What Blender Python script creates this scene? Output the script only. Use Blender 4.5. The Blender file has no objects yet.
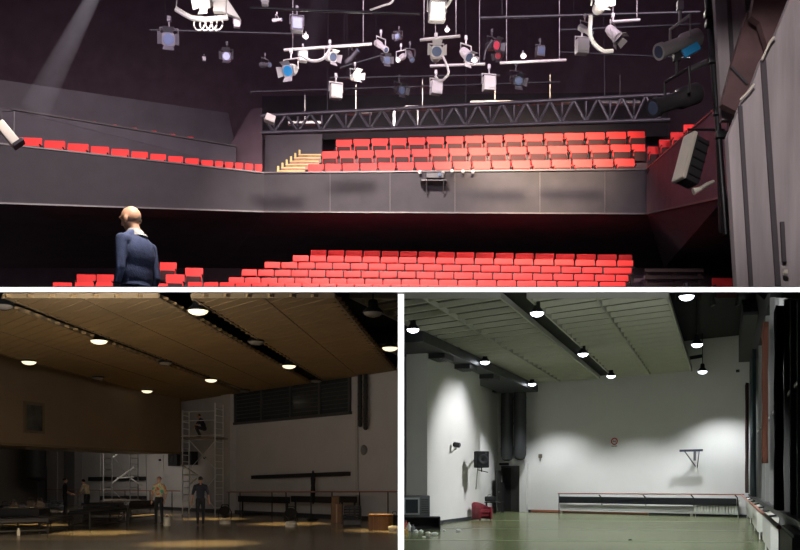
import bpy, bmesh, math, random
from mathutils import Vector, Matrix, Euler
random.seed(7)
SC = bpy.context.scene
COL = SC.collection
F = 900.0; CX = 400.0; HY = 482.0; EYE = 1.57
V = Vector
# ---------------------------------------------------------------- helpers
def P(x, y, d): return V(((x-CX)/F*d, d, EYE+(HY-y)/F*d))
def ray(x, y): return V(((x-CX)/F, 1.0, (HY-y)/F))
def FL(x, y, z=0.0):
    r = ray(x, y); t = (z-EYE)/r.z
    return V((r.x*t, t, z))
def hit(x, y, p0, n):
    r = ray(x, y); o = V((0, 0, EYE))
    return o + r*((p0-o).dot(n)/r.dot(n))
class Frame:
    """a vertical wall plane: p0 on it, u along it, n out of it towards the room"""
    def __init__(s, p0, u, n=None):
        s.p0 = V(p0); s.u = V(u).normalized(); s.n = V((s.u.y, -s.u.x, 0))
        if n and s.n.dot(V(n)) < 0: s.n = -s.n
    def pt(s, u, z, o=0): return V((s.p0.x, s.p0.y, 0)) + s.u*u + s.n*o + V((0, 0, z))
    def uz(s, x, y, o=0):
        h = hit(x, y, s.pt(0, 0, o), s.n); return ((h-s.pt(0, 0, o)).dot(s.u), h.z)
    def rot(s): return math.atan2(s.u.y, s.u.x)
def lin(c): return tuple((v/12.92 if v <= .04045 else ((v+.055)/1.055)**2.4) for v in c)
def rgb(r, g, b): return lin((r/255, g/255, b/255))
class MB:
    def __init__(s): s.v = []; s.f = []; s.m = []
    def add(s, vs, fs, m=0):
        b = len(s.v); s.v += [V(v) for v in vs]; s.f += [tuple(i+b for i in f) for f in fs]; s.m += [m]*len(fs); return s
    def hexa(s, lo, hi, m=0):
        return s.add(list(lo)+list(hi), [(3,2,1,0),(4,5,6,7),(0,1,5,4),(1,2,6,5),(2,3,7,6),(3,0,4,7)], m)
    def box(s, c, sz, R=None, m=0):
        c = V(c); hx, hy, hz = sz[0]/2, sz[1]/2, sz[2]/2
        q = [V((a*hx, b*hy, z*hz)) for z in (-1, 1) for a, b in ((-1,-1),(1,-1),(1,1),(-1,1))]
        if R is not None: q = [R @ w for w in q]
        q = [w+c for w in q]; return s.hexa(q[:4], q[4:], m)
    def rbox(s, c, sz, r=.02, R=None, m=0):
        """box with all edges chamfered"""
        bm = bmesh.new(); bmesh.ops.create_cube(bm, size=1)
        for w in bm.verts: w.co = V((w.co.x*sz[0], w.co.y*sz[1], w.co.z*sz[2]))
        bmesh.ops.bevel(bm, geom=list(bm.edges), offset=min(r, min(sz)*.45), segments=2, affect='EDGES', profile=.6)
        s.frombm(bm, c, R, m); return s
    def frombm(s, bm, c=(0,0,0), R=None, m=0):
        bm.verts.index_update(); c = V(c)
        vs = [((R @ w.co) if R is not None else w.co.copy())+c for w in bm.verts]
        s.add(vs, [tuple(x.index for x in f.verts) for f in bm.faces], m); bm.free()
    def fbox(s, fr, u0, u1, z0, z1, o0, o1, m=0):
        lo = [fr.pt(u0,z0,o0), fr.pt(u1,z0,o0), fr.pt(u1,z0,o1), fr.pt(u0,z0,o1)]
        hi = [fr.pt(u0,z1,o0), fr.pt(u1,z1,o0), fr.pt(u1,z1,o1), fr.pt(u0,z1,o1)]
        return s.hexa(lo, hi, m)
    def prism(s, pts, ext, m=0):
        n = len(pts); e = V(ext); pts = [V(p) for p in pts]
        return s.add(pts+[p+e for p in pts], [tuple(range(n))[::-1], tuple(range(n, 2*n))]+[(i,(i+1)%n,(i+1)%n+n,i+n) for i in range(n)], m)
    def bar(s, a, b, w, h=None, m=0):
        a = V(a); b = V(b); h = h or w; d = (b-a)
        if d.length < 1e-6: return s
        z = d.normalized(); up = V((0,0,1)) if abs(z.z) < .95 else V((0,1,0))
        x = z.cross(up).normalized(); y = x.cross(z)
        q = [a+x*i*w/2+y*j*h/2 for i, j in ((-1,-1),(1,-1),(1,1),(-1,1))]
        return s.hexa(q, [p+d for p in q], m)
    def tube(s, a, b, r, r2=None, seg=10, m=0): return s.path([a, b], r, r2, seg, m)
    def path(s, pts, r, r2=None, seg=8, m=0):
        pts = [V(p) for p in pts]; n = len(pts); r2 = r if r2 is None else r2; vs = []; fs = []
        for i, p in enumerate(pts):
            t = (pts[min(i+1, n-1)]-pts[max(i-1, 0)]).normalized()
            up = V((0,0,1)) if abs(t.z) < .9 else V((0,1,0))
            x = t.cross(up).normalized(); y = x.cross(t); rr = r+(r2-r)*i/(n-1)
            vs += [p+(x*math.cos(6.28318*k/seg)+y*math.sin(6.28318*k/seg))*rr for k in range(seg)]
        for i in range(n-1):
            for k in range(seg):
                fs.append((i*seg+k, i*seg+(k+1)%seg, (i+1)*seg+(k+1)%seg, (i+1)*seg+k))
        fs.append(tuple(range(seg))[::-1]); fs.append(tuple((n-1)*seg+k for k in range(seg)))
        return s.add(vs, fs, m)
    def lathe(s, prof, c, ax=(0,0,1), seg=20, m=0):
        """prof: (r, h) pairs along axis ax from c; closed at both ends"""
        ax = V(ax).normalized(); c = V(c); up = V((0,0,1)) if abs(ax.z) < .9 else V((1,0,0))
        x = ax.cross(up).normalized(); y = x.cross(ax); vs = []; fs = []; n = len(prof)
        for r, h in prof: vs += [c+ax*h+(x*math.cos(6.28318*k/seg)+y*math.sin(6.28318*k/seg))*max(r, 1e-4) for k in range(seg)]
        for i in range(n-1):
            for k in range(seg): fs.append((i*seg+k, i*seg+(k+1)%seg, (i+1)*seg+(k+1)%seg, (i+1)*seg+k))
        fs.append(tuple(range(seg))[::-1]); fs.append(tuple((n-1)*seg+k for k in range(seg)))
        return s.add(vs, fs, m)
    def ell(s, c, rad, R=None, m=0, sub=2):
        bm = bmesh.new(); bmesh.ops.create_icosphere(bm, subdivisions=sub, radius=1)
        for w in bm.verts: w.co = V((w.co.x*rad[0], w.co.y*rad[1], w.co.z*rad[2]))
        s.frombm(bm, c, R, m); return s
    def cap(s, a, b, r1, r2=None, m=0):
        r2 = r1 if r2 is None else r2
        s.tube(a, b, r1, r2, 12, m); s.ell(a, (r1,)*3, m=m, sub=2); s.ell(b, (r2,)*3, m=m, sub=2); return s
    def build(s, name, mats, parent=None, smooth=False, origin=None):
        if not isinstance(mats, (list, tuple)): mats = [mats]
        if origin is None:
            if parent is not None: origin = V((0,0,0))
            else:
                xs = [v.x for v in s.v]; ys = [v.y for v in s.v]; zs = [v.z for v in s.v]
                origin = V(((min(xs)+max(xs))/2, (min(ys)+max(ys))/2, min(zs)))
        org = V(origin)
        off = org
        if parent is not None and origin is not None: off = WO.get(parent.name, V((0,0,0)))
        me = bpy.data.meshes.new(name)
        me.from_pydata([tuple(v-off) for v in s.v], [], s.f)
        for mt in mats: me.materials.append(mt)
        for p, mi in zip(me.polygons, s.m): p.material_index = mi; p.use_smooth = smooth
        bm = bmesh.new(); bm.from_mesh(me); bmesh.ops.recalc_face_normals(bm, faces=bm.faces); bm.to_mesh(me); bm.free()
        if smooth:
            try: me.set_sharp_from_angle(angle=math.radians(40))
            except Exception: pass
        o = bpy.data.objects.new(name, me); COL.objects.link(o)
        if parent is not None: o.parent = parent; WO[o.name] = off
        else: o.location = org; WO[o.name] = org
        return o
WO = {}      # world origin (unrotated) that a thing's vertices are measured from
def tag(o, label, cat, group=None, kind=None):
    o['label'] = label; o['category'] = cat
    if group: o['group'] = group
    if kind: o['kind'] = kind
    return o
def thing(name, label, cat, loc, group=None):
    o = bpy.data.objects.new(name, None); COL.objects.link(o); o.location = loc; o.empty_display_size = .1
    WO[o.name] = V(loc); return tag(o, label, cat, group)
def struct(o): o['kind'] = 'structure'; return o
def dup(root, loc, rz=None, scale=None, label=None, group=None):
    r = root.copy(); COL.objects.link(r); r.location = loc
    if rz is not None: r.rotation_euler = (0, 0, rz)
    if scale is not None: r.scale = scale
    if label: r['label'] = label
    if group: r['group'] = group
    def rec(src, dst):
        for ch in list(KIDS.get(src.name, [])):
            c = ch.copy(); COL.objects.link(c); c.parent = dst; rec(ch, c)
    rec(root, r); return r
KIDS = {}
def kids(o):
    for c in list(COL.objects):
        if c.parent == o: KIDS.setdefault(o.name, []).append(c); kids(c)
ORD = ['first','second','third','fourth','fifth','sixth','seventh','eighth','ninth','tenth','eleventh','twelfth','thirteenth','fourteenth','fifteenth','sixteenth','seventeenth','eighteenth','nineteenth','twentieth','twenty-first','twenty-second','twenty-third','twenty-fourth','twenty-fifth']
# ---------------------------------------------------------------- materials
def mat(name, c, rough=.6, metal=0, var=0, vscale=3, bump=0, bscale=20, spec=.5, emit=0, c2=None, stretch=None, detail=4):
    m = bpy.data.materials.new(name); m.use_nodes = True; nt = m.node_tree; b = nt.nodes['Principled BSDF']
    b.inputs['Base Color'].default_value = (*c, 1); b.inputs['Roughness'].default_value = rough
    b.inputs['Metallic'].default_value = metal; b.inputs['Specular IOR Level'].default_value = spec
    tc = nt.nodes.new('ShaderNodeTexCoord'); src = tc.outputs['Object']
    if stretch:
        mp = nt.nodes.new('ShaderNodeMapping'); mp.inputs['Scale'].default_value = stretch; nt.links.new(src, mp.inputs[0]); src = mp.outputs[0]
    if var or c2:
        n = nt.nodes.new('ShaderNodeTexNoise'); n.inputs['Scale'].default_value = vscale; n.inputs['Detail'].default_value = detail
        nt.links.new(src, n.inputs['Vector'])
        r = nt.nodes.new('ShaderNodeValToRGB'); r.color_ramp.elements[0].position = .3; r.color_ramp.elements[1].position = .7
        ca = c2 or tuple(v*(1-var) for v in c); cb = c if c2 else tuple(min(1, v*(1+var)) for v in c)
        r.color_ramp.elements[0].color = (*ca, 1); r.color_ramp.elements[1].color = (*cb, 1)
        nt.links.new(n.outputs['Fac'], r.inputs[0]); nt.links.new(r.outputs[0], b.inputs['Base Color'])
    if bump:
        n = nt.nodes.new('ShaderNodeTexNoise'); n.inputs['Scale'].default_value = bscale; n.inputs['Detail'].default_value = 5
        nt.links.new(src, n.inputs['Vector'])
        bp = nt.nodes.new('ShaderNodeBump'); bp.inputs['Strength'].default_value = bump; bp.inputs['Distance'].default_value = .02
        nt.links.new(n.outputs['Fac'], bp.inputs['Height']); nt.links.new(bp.outputs[0], b.inputs['Normal'])
    if emit: b.inputs['Emission Color'].default_value = (*c, 1); b.inputs['Emission Strength'].default_value = emit
    return m
M = {}
M['white_trim'] = mat('white_trim', (.92,.92,.92), .6)
M['th_black'] = mat('th_black', (.32,.25,.36), .9)  # purple stage haze put into the wall and ceiling colour
M['black'] = mat('black', (.012,.011,.013), .7, var=.3)
M['black_void'] = mat('black_void', (.008,.0075,.008), .9)
M['black_metal'] = mat('black_metal', (.02,.02,.022), .4, .5)
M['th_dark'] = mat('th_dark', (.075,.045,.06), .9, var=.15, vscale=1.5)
M['th_panel'] = mat('th_panel', (.017,.0128,.0175), .8, var=.2, vscale=2, bump=.2, bscale=30)
M['th_wall'] = mat('th_wall', (.06,.05,.062), .85, var=.15, vscale=1)
M['th_redwall'] = mat('th_redwall', (.075,.036,.048), .8, var=.2, vscale=2)
M['seat_red'] = mat('seat_red', (.8,.036,.034), .8, bump=.15, bscale=60, var=.06, vscale=4)
M['seat_pad'] = mat('seat_pad', (.03,.003,.004), .8)  # pad near black, shade between seat rows put into its colour
M['seat_frame'] = mat('seat_frame', (.02,.018,.02), .5, .3)
M['steel'] = mat('steel', (.5,.48,.46), .35, .8)
M['truss'] = mat('truss', (.06,.057,.06), .45, .6)
M['fix_light'] = mat('fix_light', (.42,.4,.38), .5, .1)  # pale: glare on the blown-out fixtures put into the colour
M['fix_grey'] = mat('fix_grey', (.08,.075,.08), .5, .2)
M['fix_dark'] = mat('fix_dark', (.035,.032,.035), .5, .2)
M['lens_glass'] = mat('lens_glass', (.1,.13,.2), .1, .2)
M['lamp_hot'] = mat('lamp_hot', (1,.96,.9), .5, emit=30)
M['lamp_glow'] = mat('lamp_glow', (1,.93,.8), .5, emit=6)
M['flat_grey'] = mat('flat_grey', (.3,.26,.265), .85, var=.22, vscale=2, stretch=(3,3,.3), bump=.1)
M['seam_dark'] = mat('seam_dark', (.06,.05,.055), .8)
M['board_brown'] = mat('board_brown', (.13,.07,.07), .7, var=.2, vscale=4)
M['rail_dark'] = mat('rail_dark', (.03,.014,.014), .8)
M['stair_wood'] = mat('stair_wood', (.22,.1,.06), .5, var=.3, vscale=6)
M['nosing'] = mat('nosing', (.5,.36,.12), .5)
M['cable_w'] = mat('cable_w', (.6,.58,.54), .5)
M['gel_blue'] = mat('gel_blue', (.03,.35,.7), .3)
M['gel_red'] = mat('gel_red', (.4,.03,.05), .4)
M['cream_metal'] = mat('cream_metal', (.62,.57,.47), .5)
# ---------------------------------------------------------------- camera, world
cam = bpy.data.cameras.new('camera'); co = bpy.data.objects.new('camera', cam); COL.objects.link(co)
co.location = (0, 0, EYE); co.rotation_euler = (math.radians(90), 0, 0)
cam.sensor_width = 36; cam.lens = F/800*36; cam.shift_x = 0; cam.shift_y = (HY-275)/800; cam.clip_end = 300
SC.camera = co
w = bpy.data.worlds.new('world'); SC.world = w; w.use_nodes = True
w.node_tree.nodes['Background'].inputs[0].default_value = (.02,.018,.022,1); w.node_tree.nodes['Background'].inputs[1].default_value = .3
SC.view_settings.view_transform = 'Standard'; SC.view_settings.look = 'None'; SC.view_settings.exposure = 0; SC.view_settings.gamma = 1
SC.view_settings.use_curve_mapping = False
SC.cycles.max_bounces = 6; SC.cycles.diffuse_bounces = 4; SC.cycles.sample_clamp_indirect = 4
SC.cycles.use_denoising = True
def aim(o, tgt): o.rotation_euler = (V(tgt)-V(o.location)).to_track_quat('-Z', 'Y').to_euler()
def spot(name, loc, tgt, energy, color=(1,1,1), size=60, blend=.5, r=.1):
    l = bpy.data.lights.new(name, 'SPOT'); l.energy = energy; l.color = color; l.spot_size = math.radians(size); l.spot_blend = blend; l.shadow_soft_size = r
    o = bpy.data.objects.new(name, l); COL.objects.link(o); o.location = loc; aim(o, tgt); return o
def point(name, loc, energy, color=(1,1,1), r=.1):
    l = bpy.data.lights.new(name, 'POINT'); l.energy = energy; l.color = color; l.shadow_soft_size = r
    o = bpy.data.objects.new(name, l); COL.objects.link(o); o.location = loc; return o
def area(name, loc, tgt, energy, color, sx, sy):
    l = bpy.data.lights.new(name, 'AREA'); l.energy = energy; l.color = color; l.shape = 'RECTANGLE'; l.size = sx; l.size_y = sy
    o = bpy.data.objects.new(name, l); COL.objects.link(o); o.location = loc; aim(o, tgt); return o
# steep sun lamp added only to whiten the slab and partition edges
edge_sun = bpy.data.lights.new('sun', 'SUN'); edge_sun.energy = 48; edge_sun.angle = .005
so = bpy.data.objects.new('sun', edge_sun); COL.objects.link(so); so.location = (0, 2, 30); aim(so, V(so.location)+V((0, math.cos(math.radians(85)), -math.sin(math.radians(85)))))
# ---------------------------------------------------------------- section: slab and partition between the three rooms
def SL(d, y): return EYE+(HY-y)/F*d
mb = MB(); mb.prism([(-22, 9.03, SL(9.03, 287.6)), (-22, 24.8, SL(24.8, 287.6)), (-22, 24.8, SL(24.8, 291.4)), (-22, 9.03, SL(9.03, 291.4))], (44, 0, 0))
XR = (669-CX)/F
mb.prism([(-26,24.8,6.84), (24.8*XR,24.8,6.84), (60*XR,60,6.84), (-26,60,6.84)], (0,0,.12))
mb.hexa([V((24.8*XR,24.8,SL(24.8,291.4))), V((24,24.8,SL(24.8,291.4))), V((24,60,SL(60,291.4))), V((60*XR,60,SL(60,291.4)))], [V((24.8*XR,24.8,SL(24.8,287.6))), V((24,24.8,SL(24.8,287.6))), V((24,60,SL(60,287.6))), V((60*XR,60,SL(60,287.6)))])
mb.hexa([V((24.8*XR,24.8,6.9)), V((24.8*XR+.05,24.8,6.9)), V((60*XR+.05,60,6.9)), V((60*XR,60,6.9))], [V((24.8*XR,24.8,6.95)), V((24.8*XR+.05,24.8,6.95)), V((60*XR+.05,60,14.6)), V((60*XR,60,14.6))])
struct(mb.build('floor', M['black_void']))
mb = MB(); mb.box((0, 9.015, SL(9, 289.6)), (44, .03, 4.9/F*9)); struct(mb.build('trim_1', M['white_trim']))
mb = MB(); mb.prism([(-.02, 9.03, 0), (-.02, 52, 0), (-.02, 52, 6.8), (-.02, 25, 6.8), (-.02, 25, SL(25,292.2)), (-.02, 9.03, SL(9.03, 292.2))], (.06, 0, 0)); struct(mb.build('wall_middle', mat('mid_wall', (.2,.19,.18), .9)))
mb = MB(); mb.box((.01, 9.01, 1.7), (6.2/F*9, .03, 3.5)); struct(mb.build('trim_2', M['white_trim']))
# ================================================================ THEATRE
# shell
_P = P
def P(x, y, d): return _P(x, y, d*1.18 if d > 23.9 else d)
mb = MB(); mb.prism([(-24,41,7.05), (12.1,41,7.05), (12.1,41,10.3), (24,41,10.3), (24,41,28), (-24,41,28)], (0,.2,0)); struct(mb.build('wall_back', M['th_dark']))
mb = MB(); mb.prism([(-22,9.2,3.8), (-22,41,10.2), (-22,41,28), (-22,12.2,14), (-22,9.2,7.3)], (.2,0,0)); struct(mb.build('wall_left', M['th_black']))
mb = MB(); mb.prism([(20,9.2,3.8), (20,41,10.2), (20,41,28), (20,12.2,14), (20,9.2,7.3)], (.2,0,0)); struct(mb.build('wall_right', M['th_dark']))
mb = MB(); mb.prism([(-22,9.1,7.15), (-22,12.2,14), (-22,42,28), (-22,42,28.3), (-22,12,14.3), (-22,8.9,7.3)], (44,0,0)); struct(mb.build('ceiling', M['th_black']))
# balcony fronts
def quad(name, pts, ext, m): mb = MB(); mb.prism(pts, ext); return struct(mb.build(name, m))
quad('wall_balcony_front', [P(264,173,27.2), P(646.5,169.5,27.2), P(646.5,213.5,27.2), P(264,211.5,27.2)], (0,.25,0), M['th_panel'])
quad('wall_balcony_left', [P(-25,141,24), P(264,173,27.2), P(264,211.5,27.2), P(-25,202,24)], (-.05,.2,0), M['th_panel'])
quad('wall_balcony_right', [P(646.5,169.5,27.2), P(727,98,22), P(727,196,22), P(646.5,213.5,27.2)], (.1,.2,0), M['th_redwall'])
# capping rails and seams on the balcony fronts
def strip(a, b, r, m): mb = MB(); mb.bar(a, b, r, r); return mb
mb = MB()
for a, b in ((P(264,172.8,27.17), P(646.5,169.3,27.17)), (P(-25,141,23.97), P(264,172.8,27.17)), (P(646.5,169.3,27.17), P(727,98,21.97)), (P(264,211.8,27.17), P(646.5,213.8,27.17)), (P(-25,202.4,23.97), P(264,211.8,27.17)), (P(646.5,213.8,27.17), P(727,196,21.97))):
    mb.bar(a, b, .05, .05)
struct(mb.build('trim_3', mat('rail_grey', (.06,.045,.05), .5)))
mb = MB()
for x, m_ in ((88,0),(147,0),(201,0)):
    d = 24+3.2*(x+25)/289; yt = 141+30.5*(x+25)/289; yb = 202+9.5*(x+25)/289
    mb.bar(P(x,yt,d-.03), P(x,yb,d-.03), .03, .03)
for x in (330,390,455,540,605): mb.bar(P(x,170,27.18), P(x,212.5,27.18), .03, .03)
struct(mb.build('trim_4', mat('seam', (.045,.035,.04), .7)))
# balcony deck, underside and gallery decks
mb = MB()
mb.prism([P(264,212,27.3), P(646.5,213.5,27.3), V((12,40.9,11.3)), V((-8,40.9,11.3))], (0,0,.12))
mb.prism([P(-25,201.5,24.1), P(264,211,27.3), V((-8,40.9,11.3)), V((-21,40.9,11.3))], (0,0,.12))
mb.prism([P(646.5,213,27.3), P(727,195.5,22.1), V((19,40.9,11.3)), V((12,40.9,11.3))], (0,0,.12))
struct(mb.build('floor', M['th_dark']))
# gallery wall behind the left seats: lower wall, slit, upper wall
quad('wall_gallery', [P(-25,102,25.6), P(12,109,26), P(236,146,29), P(236,166,29), P(-25,146,25.2)], (0,.15,0), M['th_wall'])
quad('wall_gallery', [P(-25,76,27), P(228,113,30.5), P(236,150,30.5), P(-25,110,27)], (0,.15,0), M['th_wall'])
quad('wall_gallery', [P(226,152,29.6), P(252,108,29.6), P(262,108,29.6), P(262,176,29.6), P(226,176,29.6)], (0,.15,0), M['th_dark'])
quad('wall_corner', [P(265,134,30.6), P(322,134,30.6), P(322,176,30.6), P(265,176,30.6)], (0,.2,0), M['th_wall'])
quad('wall_upper_back', [P(262,96,33), P(668,92,33), P(668,136,33), P(262,140,33)], (0,.1,0), M['th_panel'])
quad('wall_stall_panel', [P(328,214,32.5), P(345,214,32.5), P(345,250,32.5), P(328,250,32.5)], (0,.1,0), M['th_panel'])
# slit rail
mb = MB(); mb.bar(P(12,109,25.95), P(236,146,28.95), .06); struct(mb.build('trim_5', M['seam_dark']))
# stepped floors of stalls and balcony
STALLS = [ # d, x0, y0, x1, y1 (seat tops), name
 (29.1, 310, 249.5, 633, 254.6, 'back row of the stalls'),
 (28.2, 292, 255.0, 634, 260.4, 'second row from the back of the stalls'),
 (27.3, 264, 261.5, 633, 267.6, 'third row from the back of the stalls'),
 (26.4, 241, 269.0, 629, 274.8, 'fourth row from the back of the stalls'),
 (25.5, 228, 277.0, 627, 281.8, 'fifth row from the back of the stalls'),
 (24.6, 187, 281.5, 626, 287.5, 'frontmost row of the stalls')]
BALC = [
 (29.8, 335, 139.5, 646, 130.5, 'back row of the balcony'),
 (28.9, 321, 151.0, 646, 143.6, 'middle row of the balcony'),
 (28.0, 307, 163.8, 646, 158.0, 'front row of the balcony')]
SEATTOP = .92
mb = MB()
for d, x0, y0, x1, y1, n in STALLS:
    A_ = P(x0-8, y0, d); B_ = P(x1+8, y1, d); lo = 7.0; dd = A_.y
    q = [V((A_.x,dd-.55,lo)), V((B_.x,dd-.55,lo)), V((B_.x,dd+.5,lo)), V((A_.x,dd+.5,lo))]
    mb.hexa(q, [V((q[0].x,q[0].y,max(lo+.01,A_.z-SEATTOP))), V((q[1].x,q[1].y,max(lo+.01,B_.z-SEATTOP))), V((q[2].x,q[2].y,max(lo+.01,B_.z-SEATTOP))), V((q[3].x,q[3].y,max(lo+.01,A_.z-SEATTOP)))])
struct(mb.build('floor', M['th_dark']))
mb = MB()
for i, (d, x0, y0, x1, y1, n) in enumerate(BALC):
    A_ = P(x0-8, y0, d); B_ = P(x1+3, y1, d); lo = 11.6; dd = A_.y
    q = [V((A_.x,dd-.55,lo)), V((B_.x,dd-.55,lo)), V((B_.x,dd+.45,lo)), V((A_.x,dd+.45,lo))]
    mb.hexa(q, [V((w_.x,w_.y,z_-SEATTOP)) for w_, z_ in zip(q, (A_.z,B_.z,B_.z,A_.z))])
struct(mb.build('floor', M['th_dark']))
# ---- seats
def make_seat(loc, label, group, bh=.38):
    t = thing('theatre_seat', label, 'seat', (0,0,0), group)
    R = Euler((math.radians(-8), 0, 0)).to_matrix()
    mb = MB(); mb.rbox((0, .04, .92-bh/2), (.565, .09, bh), .035, R); mb.rbox((0, .09, .91-bh/2), (.54, .03, bh-.03), .01, R); mb.build('backrest', M['seat_red'], t, True)
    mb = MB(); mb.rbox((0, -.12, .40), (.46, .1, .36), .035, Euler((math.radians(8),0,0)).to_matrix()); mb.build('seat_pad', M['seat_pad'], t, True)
    mb = MB()
    for s in (-1, 1):
        mb.box((s*.272, .0, .3), (.03, .12, .6)); mb.box((s*.272, -.04, .015), (.05, .34, .03)); mb.rbox((s*.272, -.1, .615), (.045, .3, .035), .01)
    mb.box((0, .02, .3), (.5, .03, .05)); mb.build('seat_frame', M['seat_frame'], t)
    kids(t); return t
protos = {'b': make_seat(None, '', None, .48), 's': make_seat(None, '', None, .235)}; firsts = {'b': True, 's': True}
def put_seat(loc, sx, label, group, rz=0, sz=1, kind='b'):
    proto = protos[kind]
    if firsts[kind]:
        firsts[kind] = False; proto.location = loc; proto.scale = (sx,1,sz); proto.rotation_euler = (0,0,rz); proto['label'] = label; proto['group'] = group; return proto
    return dup(proto, loc, rz, (sx,1,sz), label, group)
def seat_row(d, x0, y0, x1, y1, name, group, kind):
    # pitch grows from 17.5 px to 21.8 px along the row
    x = x0; k = 0
    while True:
        p = 17.4+(x-310)*.0133; xc = x+p/2
        if x1-x < p*.5: break
        if x1-x < p*1.45: p = x1-x
        xc = x+p/2
        t = min(1, (xc-x0)/(x1-x0)); y = y0+(y1-y0)*t
        q = P(xc, y, d); sx = p*.985*q.y/F/.605
        end = 'first at left end' if k == 0 else '%s from left' % ORD[k]
        put_seat((q.x, q.y, q.z-SEATTOP), sx, 'red seat, %s in the %s' % (end, name), group, kind=kind)
        x += p; k += 1
for i, r in enumerate(STALLS): seat_row(*r, 'red seats in the stalls', 's')
for i, r in enumerate(BALC): seat_row(*r, 'red seats on the central balcony', 'b')
# left gallery
edges = [18,43,66,89.5,110,130,149,167,184,200,214,224,234,244,254,263]
for k in range(15):
    xa, xb = edges[k], edges[k+1]; xc = (xa+xb)/2; d = 24+3.2*(xc+25)/289+.55
    y = 135.5+(xc-18)*.128 if xc < 214 else 160.2+(xc-214)*.08; w_ = xb-xa-1.5
    q = P(xc, y, d)
    put_seat((q.x, q.y, q.z-SEATTOP), w_*q.y/F/.605, 'red seat behind the left gallery parapet, %s from left' % ORD[k], 'red seats of the left gallery', rz=.12)
# gallery deck beneath those seats
mb = MB(); a = P(-25,130.5,24.2); b = P(264,166,27.4)
mb.prism([V((a.x,a.y+.05,a.z-.95)), V((b.x,b.y+.05,b.z-1.0)), V((b.x,b.y+1.6,b.z-1.0)), V((a.x,a.y+1.6,a.z-.95))], (0,0,-.1)); struct(mb.build('floor', M['th_dark']))
# tips of the upper gallery seats behind the slit rail
for k in range(9):
    xc = 24+k*23.5-k*k*.35; t = (xc-12)/224; d = 26.45+3*t; y = 110+36*t-2.2
    q = P(xc, y, d)
    put_seat((q.x, q.y, q.z-SEATTOP), .5, 'red seat tip above the upper gallery rail, %s from left' % ORD[k], 'upper gallery seats behind the rail', rz=.1)
# right gallery seats
for k, (xc, y, d, w_) in enumerate(((654,146,26.9,13), (666,139,26.3,14), (678,131.5,25.5,15), (691,124,24.6,15))):
    q = P(xc, y, d); put_seat((q.x, q.y, q.z-SEATTOP), w_*q.y/F/.605, 'red gallery seat above the sloping right parapet, %s from the left' % ORD[k], 'red seats of the right gallery')
# side stalls on the left and right
SIDE = [(194,267.5,26.6,19,'brightest side stall seat, at the outer end'), (175,274,25.6,20,'side stall seat just in front of the outermost one'),
        (168,262,27.6,18,'dim side stall seat behind the walking man'), (160,283,24.8,16,'just right of the walking man, lowest'),
        (86,274,27.0,20,'dim, back row, left of the walking man'), (105,274,27.0,18,'dim, back row, right beside the walking man'),
        (62,282,25.6,20,'dim side stall seat low at far left'), (84,282,25.6,20,'dim side stall seat low, second from far left'), (104,282,25.6,18,'dim side stall seat low, third from far left'),
        (725,277.5,24.8,27,'lone red seat at the foot of the grey stage flat')]
mb = MB()
for i, (xc, y, d, w_, n) in enumerate(SIDE):
    q = P(xc, y, d); put_seat((q.x, q.y, q.z-SEATTOP), w_*q.y/F/.605, 'red folding theatre seat, ' + n, 'red side stall seats', rz=.1 if xc < 400 else 0)
# dark benches at the right of the stalls
for i, y in enumerate((269, 276, 283)):
    a = P(645, y, 27-i); b = P(703, y+1, 27-i); d = a.y
    mb = MB(); mb.box(((a.x+b.x)/2, d, a.z-.06), (b.x-a.x, .12, .12)); 
    for s in (0.05, .5, .95): mb.box((a.x+(b.x-a.x)*s, d+.05, a.z-.3), (.08, .06, .5))
    tag(mb.build('bench_rail', M['rail_dark']), 'dark brown low rail right of the stalls seats, ' + ('uppermost of three','middle one of three','lowest of three')[i], 'rail', 'dark rails right of the stalls')
# staircase up the balcony
t = thing('staircase', 'brown wooden steps with pale nosings left of the balcony seats', 'stairs', P(276,172,27.9))
for i in range(6):
    x0 = 277+i*4.3; y = 171.5-i*3.3; d = 27.9+i*.32; x1 = 305 if i < 2 else (318.5 if i < 4 else 321)
    a = P(x0, y, d); b = P(x1, y, d); d = a.y
    mb = MB(); mb.box(((a.x+b.x)/2, d+.16, a.z-.09), (b.x-a.x, .32, .18)); mb.build('step', M['stair_wood'], t)
    mb = MB(); mb.box(((a.x+b.x)/2, d-.01, a.z+.01), (b.x-a.x, .04, .035)); mb.rbox((a.x+.04, d+.02, a.z+.1), (.07,.07,.2), .01); mb.build('nosing', M['nosing'], t)
# projector box on the balcony rail with shelf
q = P(435,178,26.9)
t = thing('projector', 'dark projector box hung on the front of the central balcony', 'projector', q)
mb = MB(); mb.rbox((q.x, q.y-.05, q.z+.02), (.62, .4, .2), .03); mb.build('casing', M['fix_dark'], t)
mb = MB(); mb.lathe([(.05,0),(.06,.03),(.06,.08)], (q.x+.15, q.y-.24, q.z+.02), (0,-1,0)); mb.build('lens', M['lens_glass'], t)
mb = MB(); mb.box((q.x-.05, q.y+.07, q.z-.12), (.9,.45,.04)); mb.bar((q.x-.3,q.y+.2,q.z-.5), (q.x-.3,q.y-.1,q.z-.14), .04); mb.bar((q.x+.3,q.y+.2,q.z-.5), (q.x+.3,q.y-.1,q.z-.14), .04); mb.build('bracket', M['fix_dark'], t)
for i, (x, y) in enumerate(((420,172),(443,173),(452,171),(463,171.5),(473,171.5),(390,148))):
    if x == 390: continue
    q = P(x, y, 27.05); mb = MB(); mb.rbox((q.x, q.y, q.z), (.1,.06,.12), .02); mb.lathe([(.03,0),(.04,.05)], (q.x,q.y-.02,q.z), (0,-1,0), 10)
    tag(mb.build('rail_light', M['fix_light']), 'tiny white lamp clipped on the balcony rail, %s from the left' % ORD[i], 'lamp', 'white clip lamps on the balcony rail')
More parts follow.
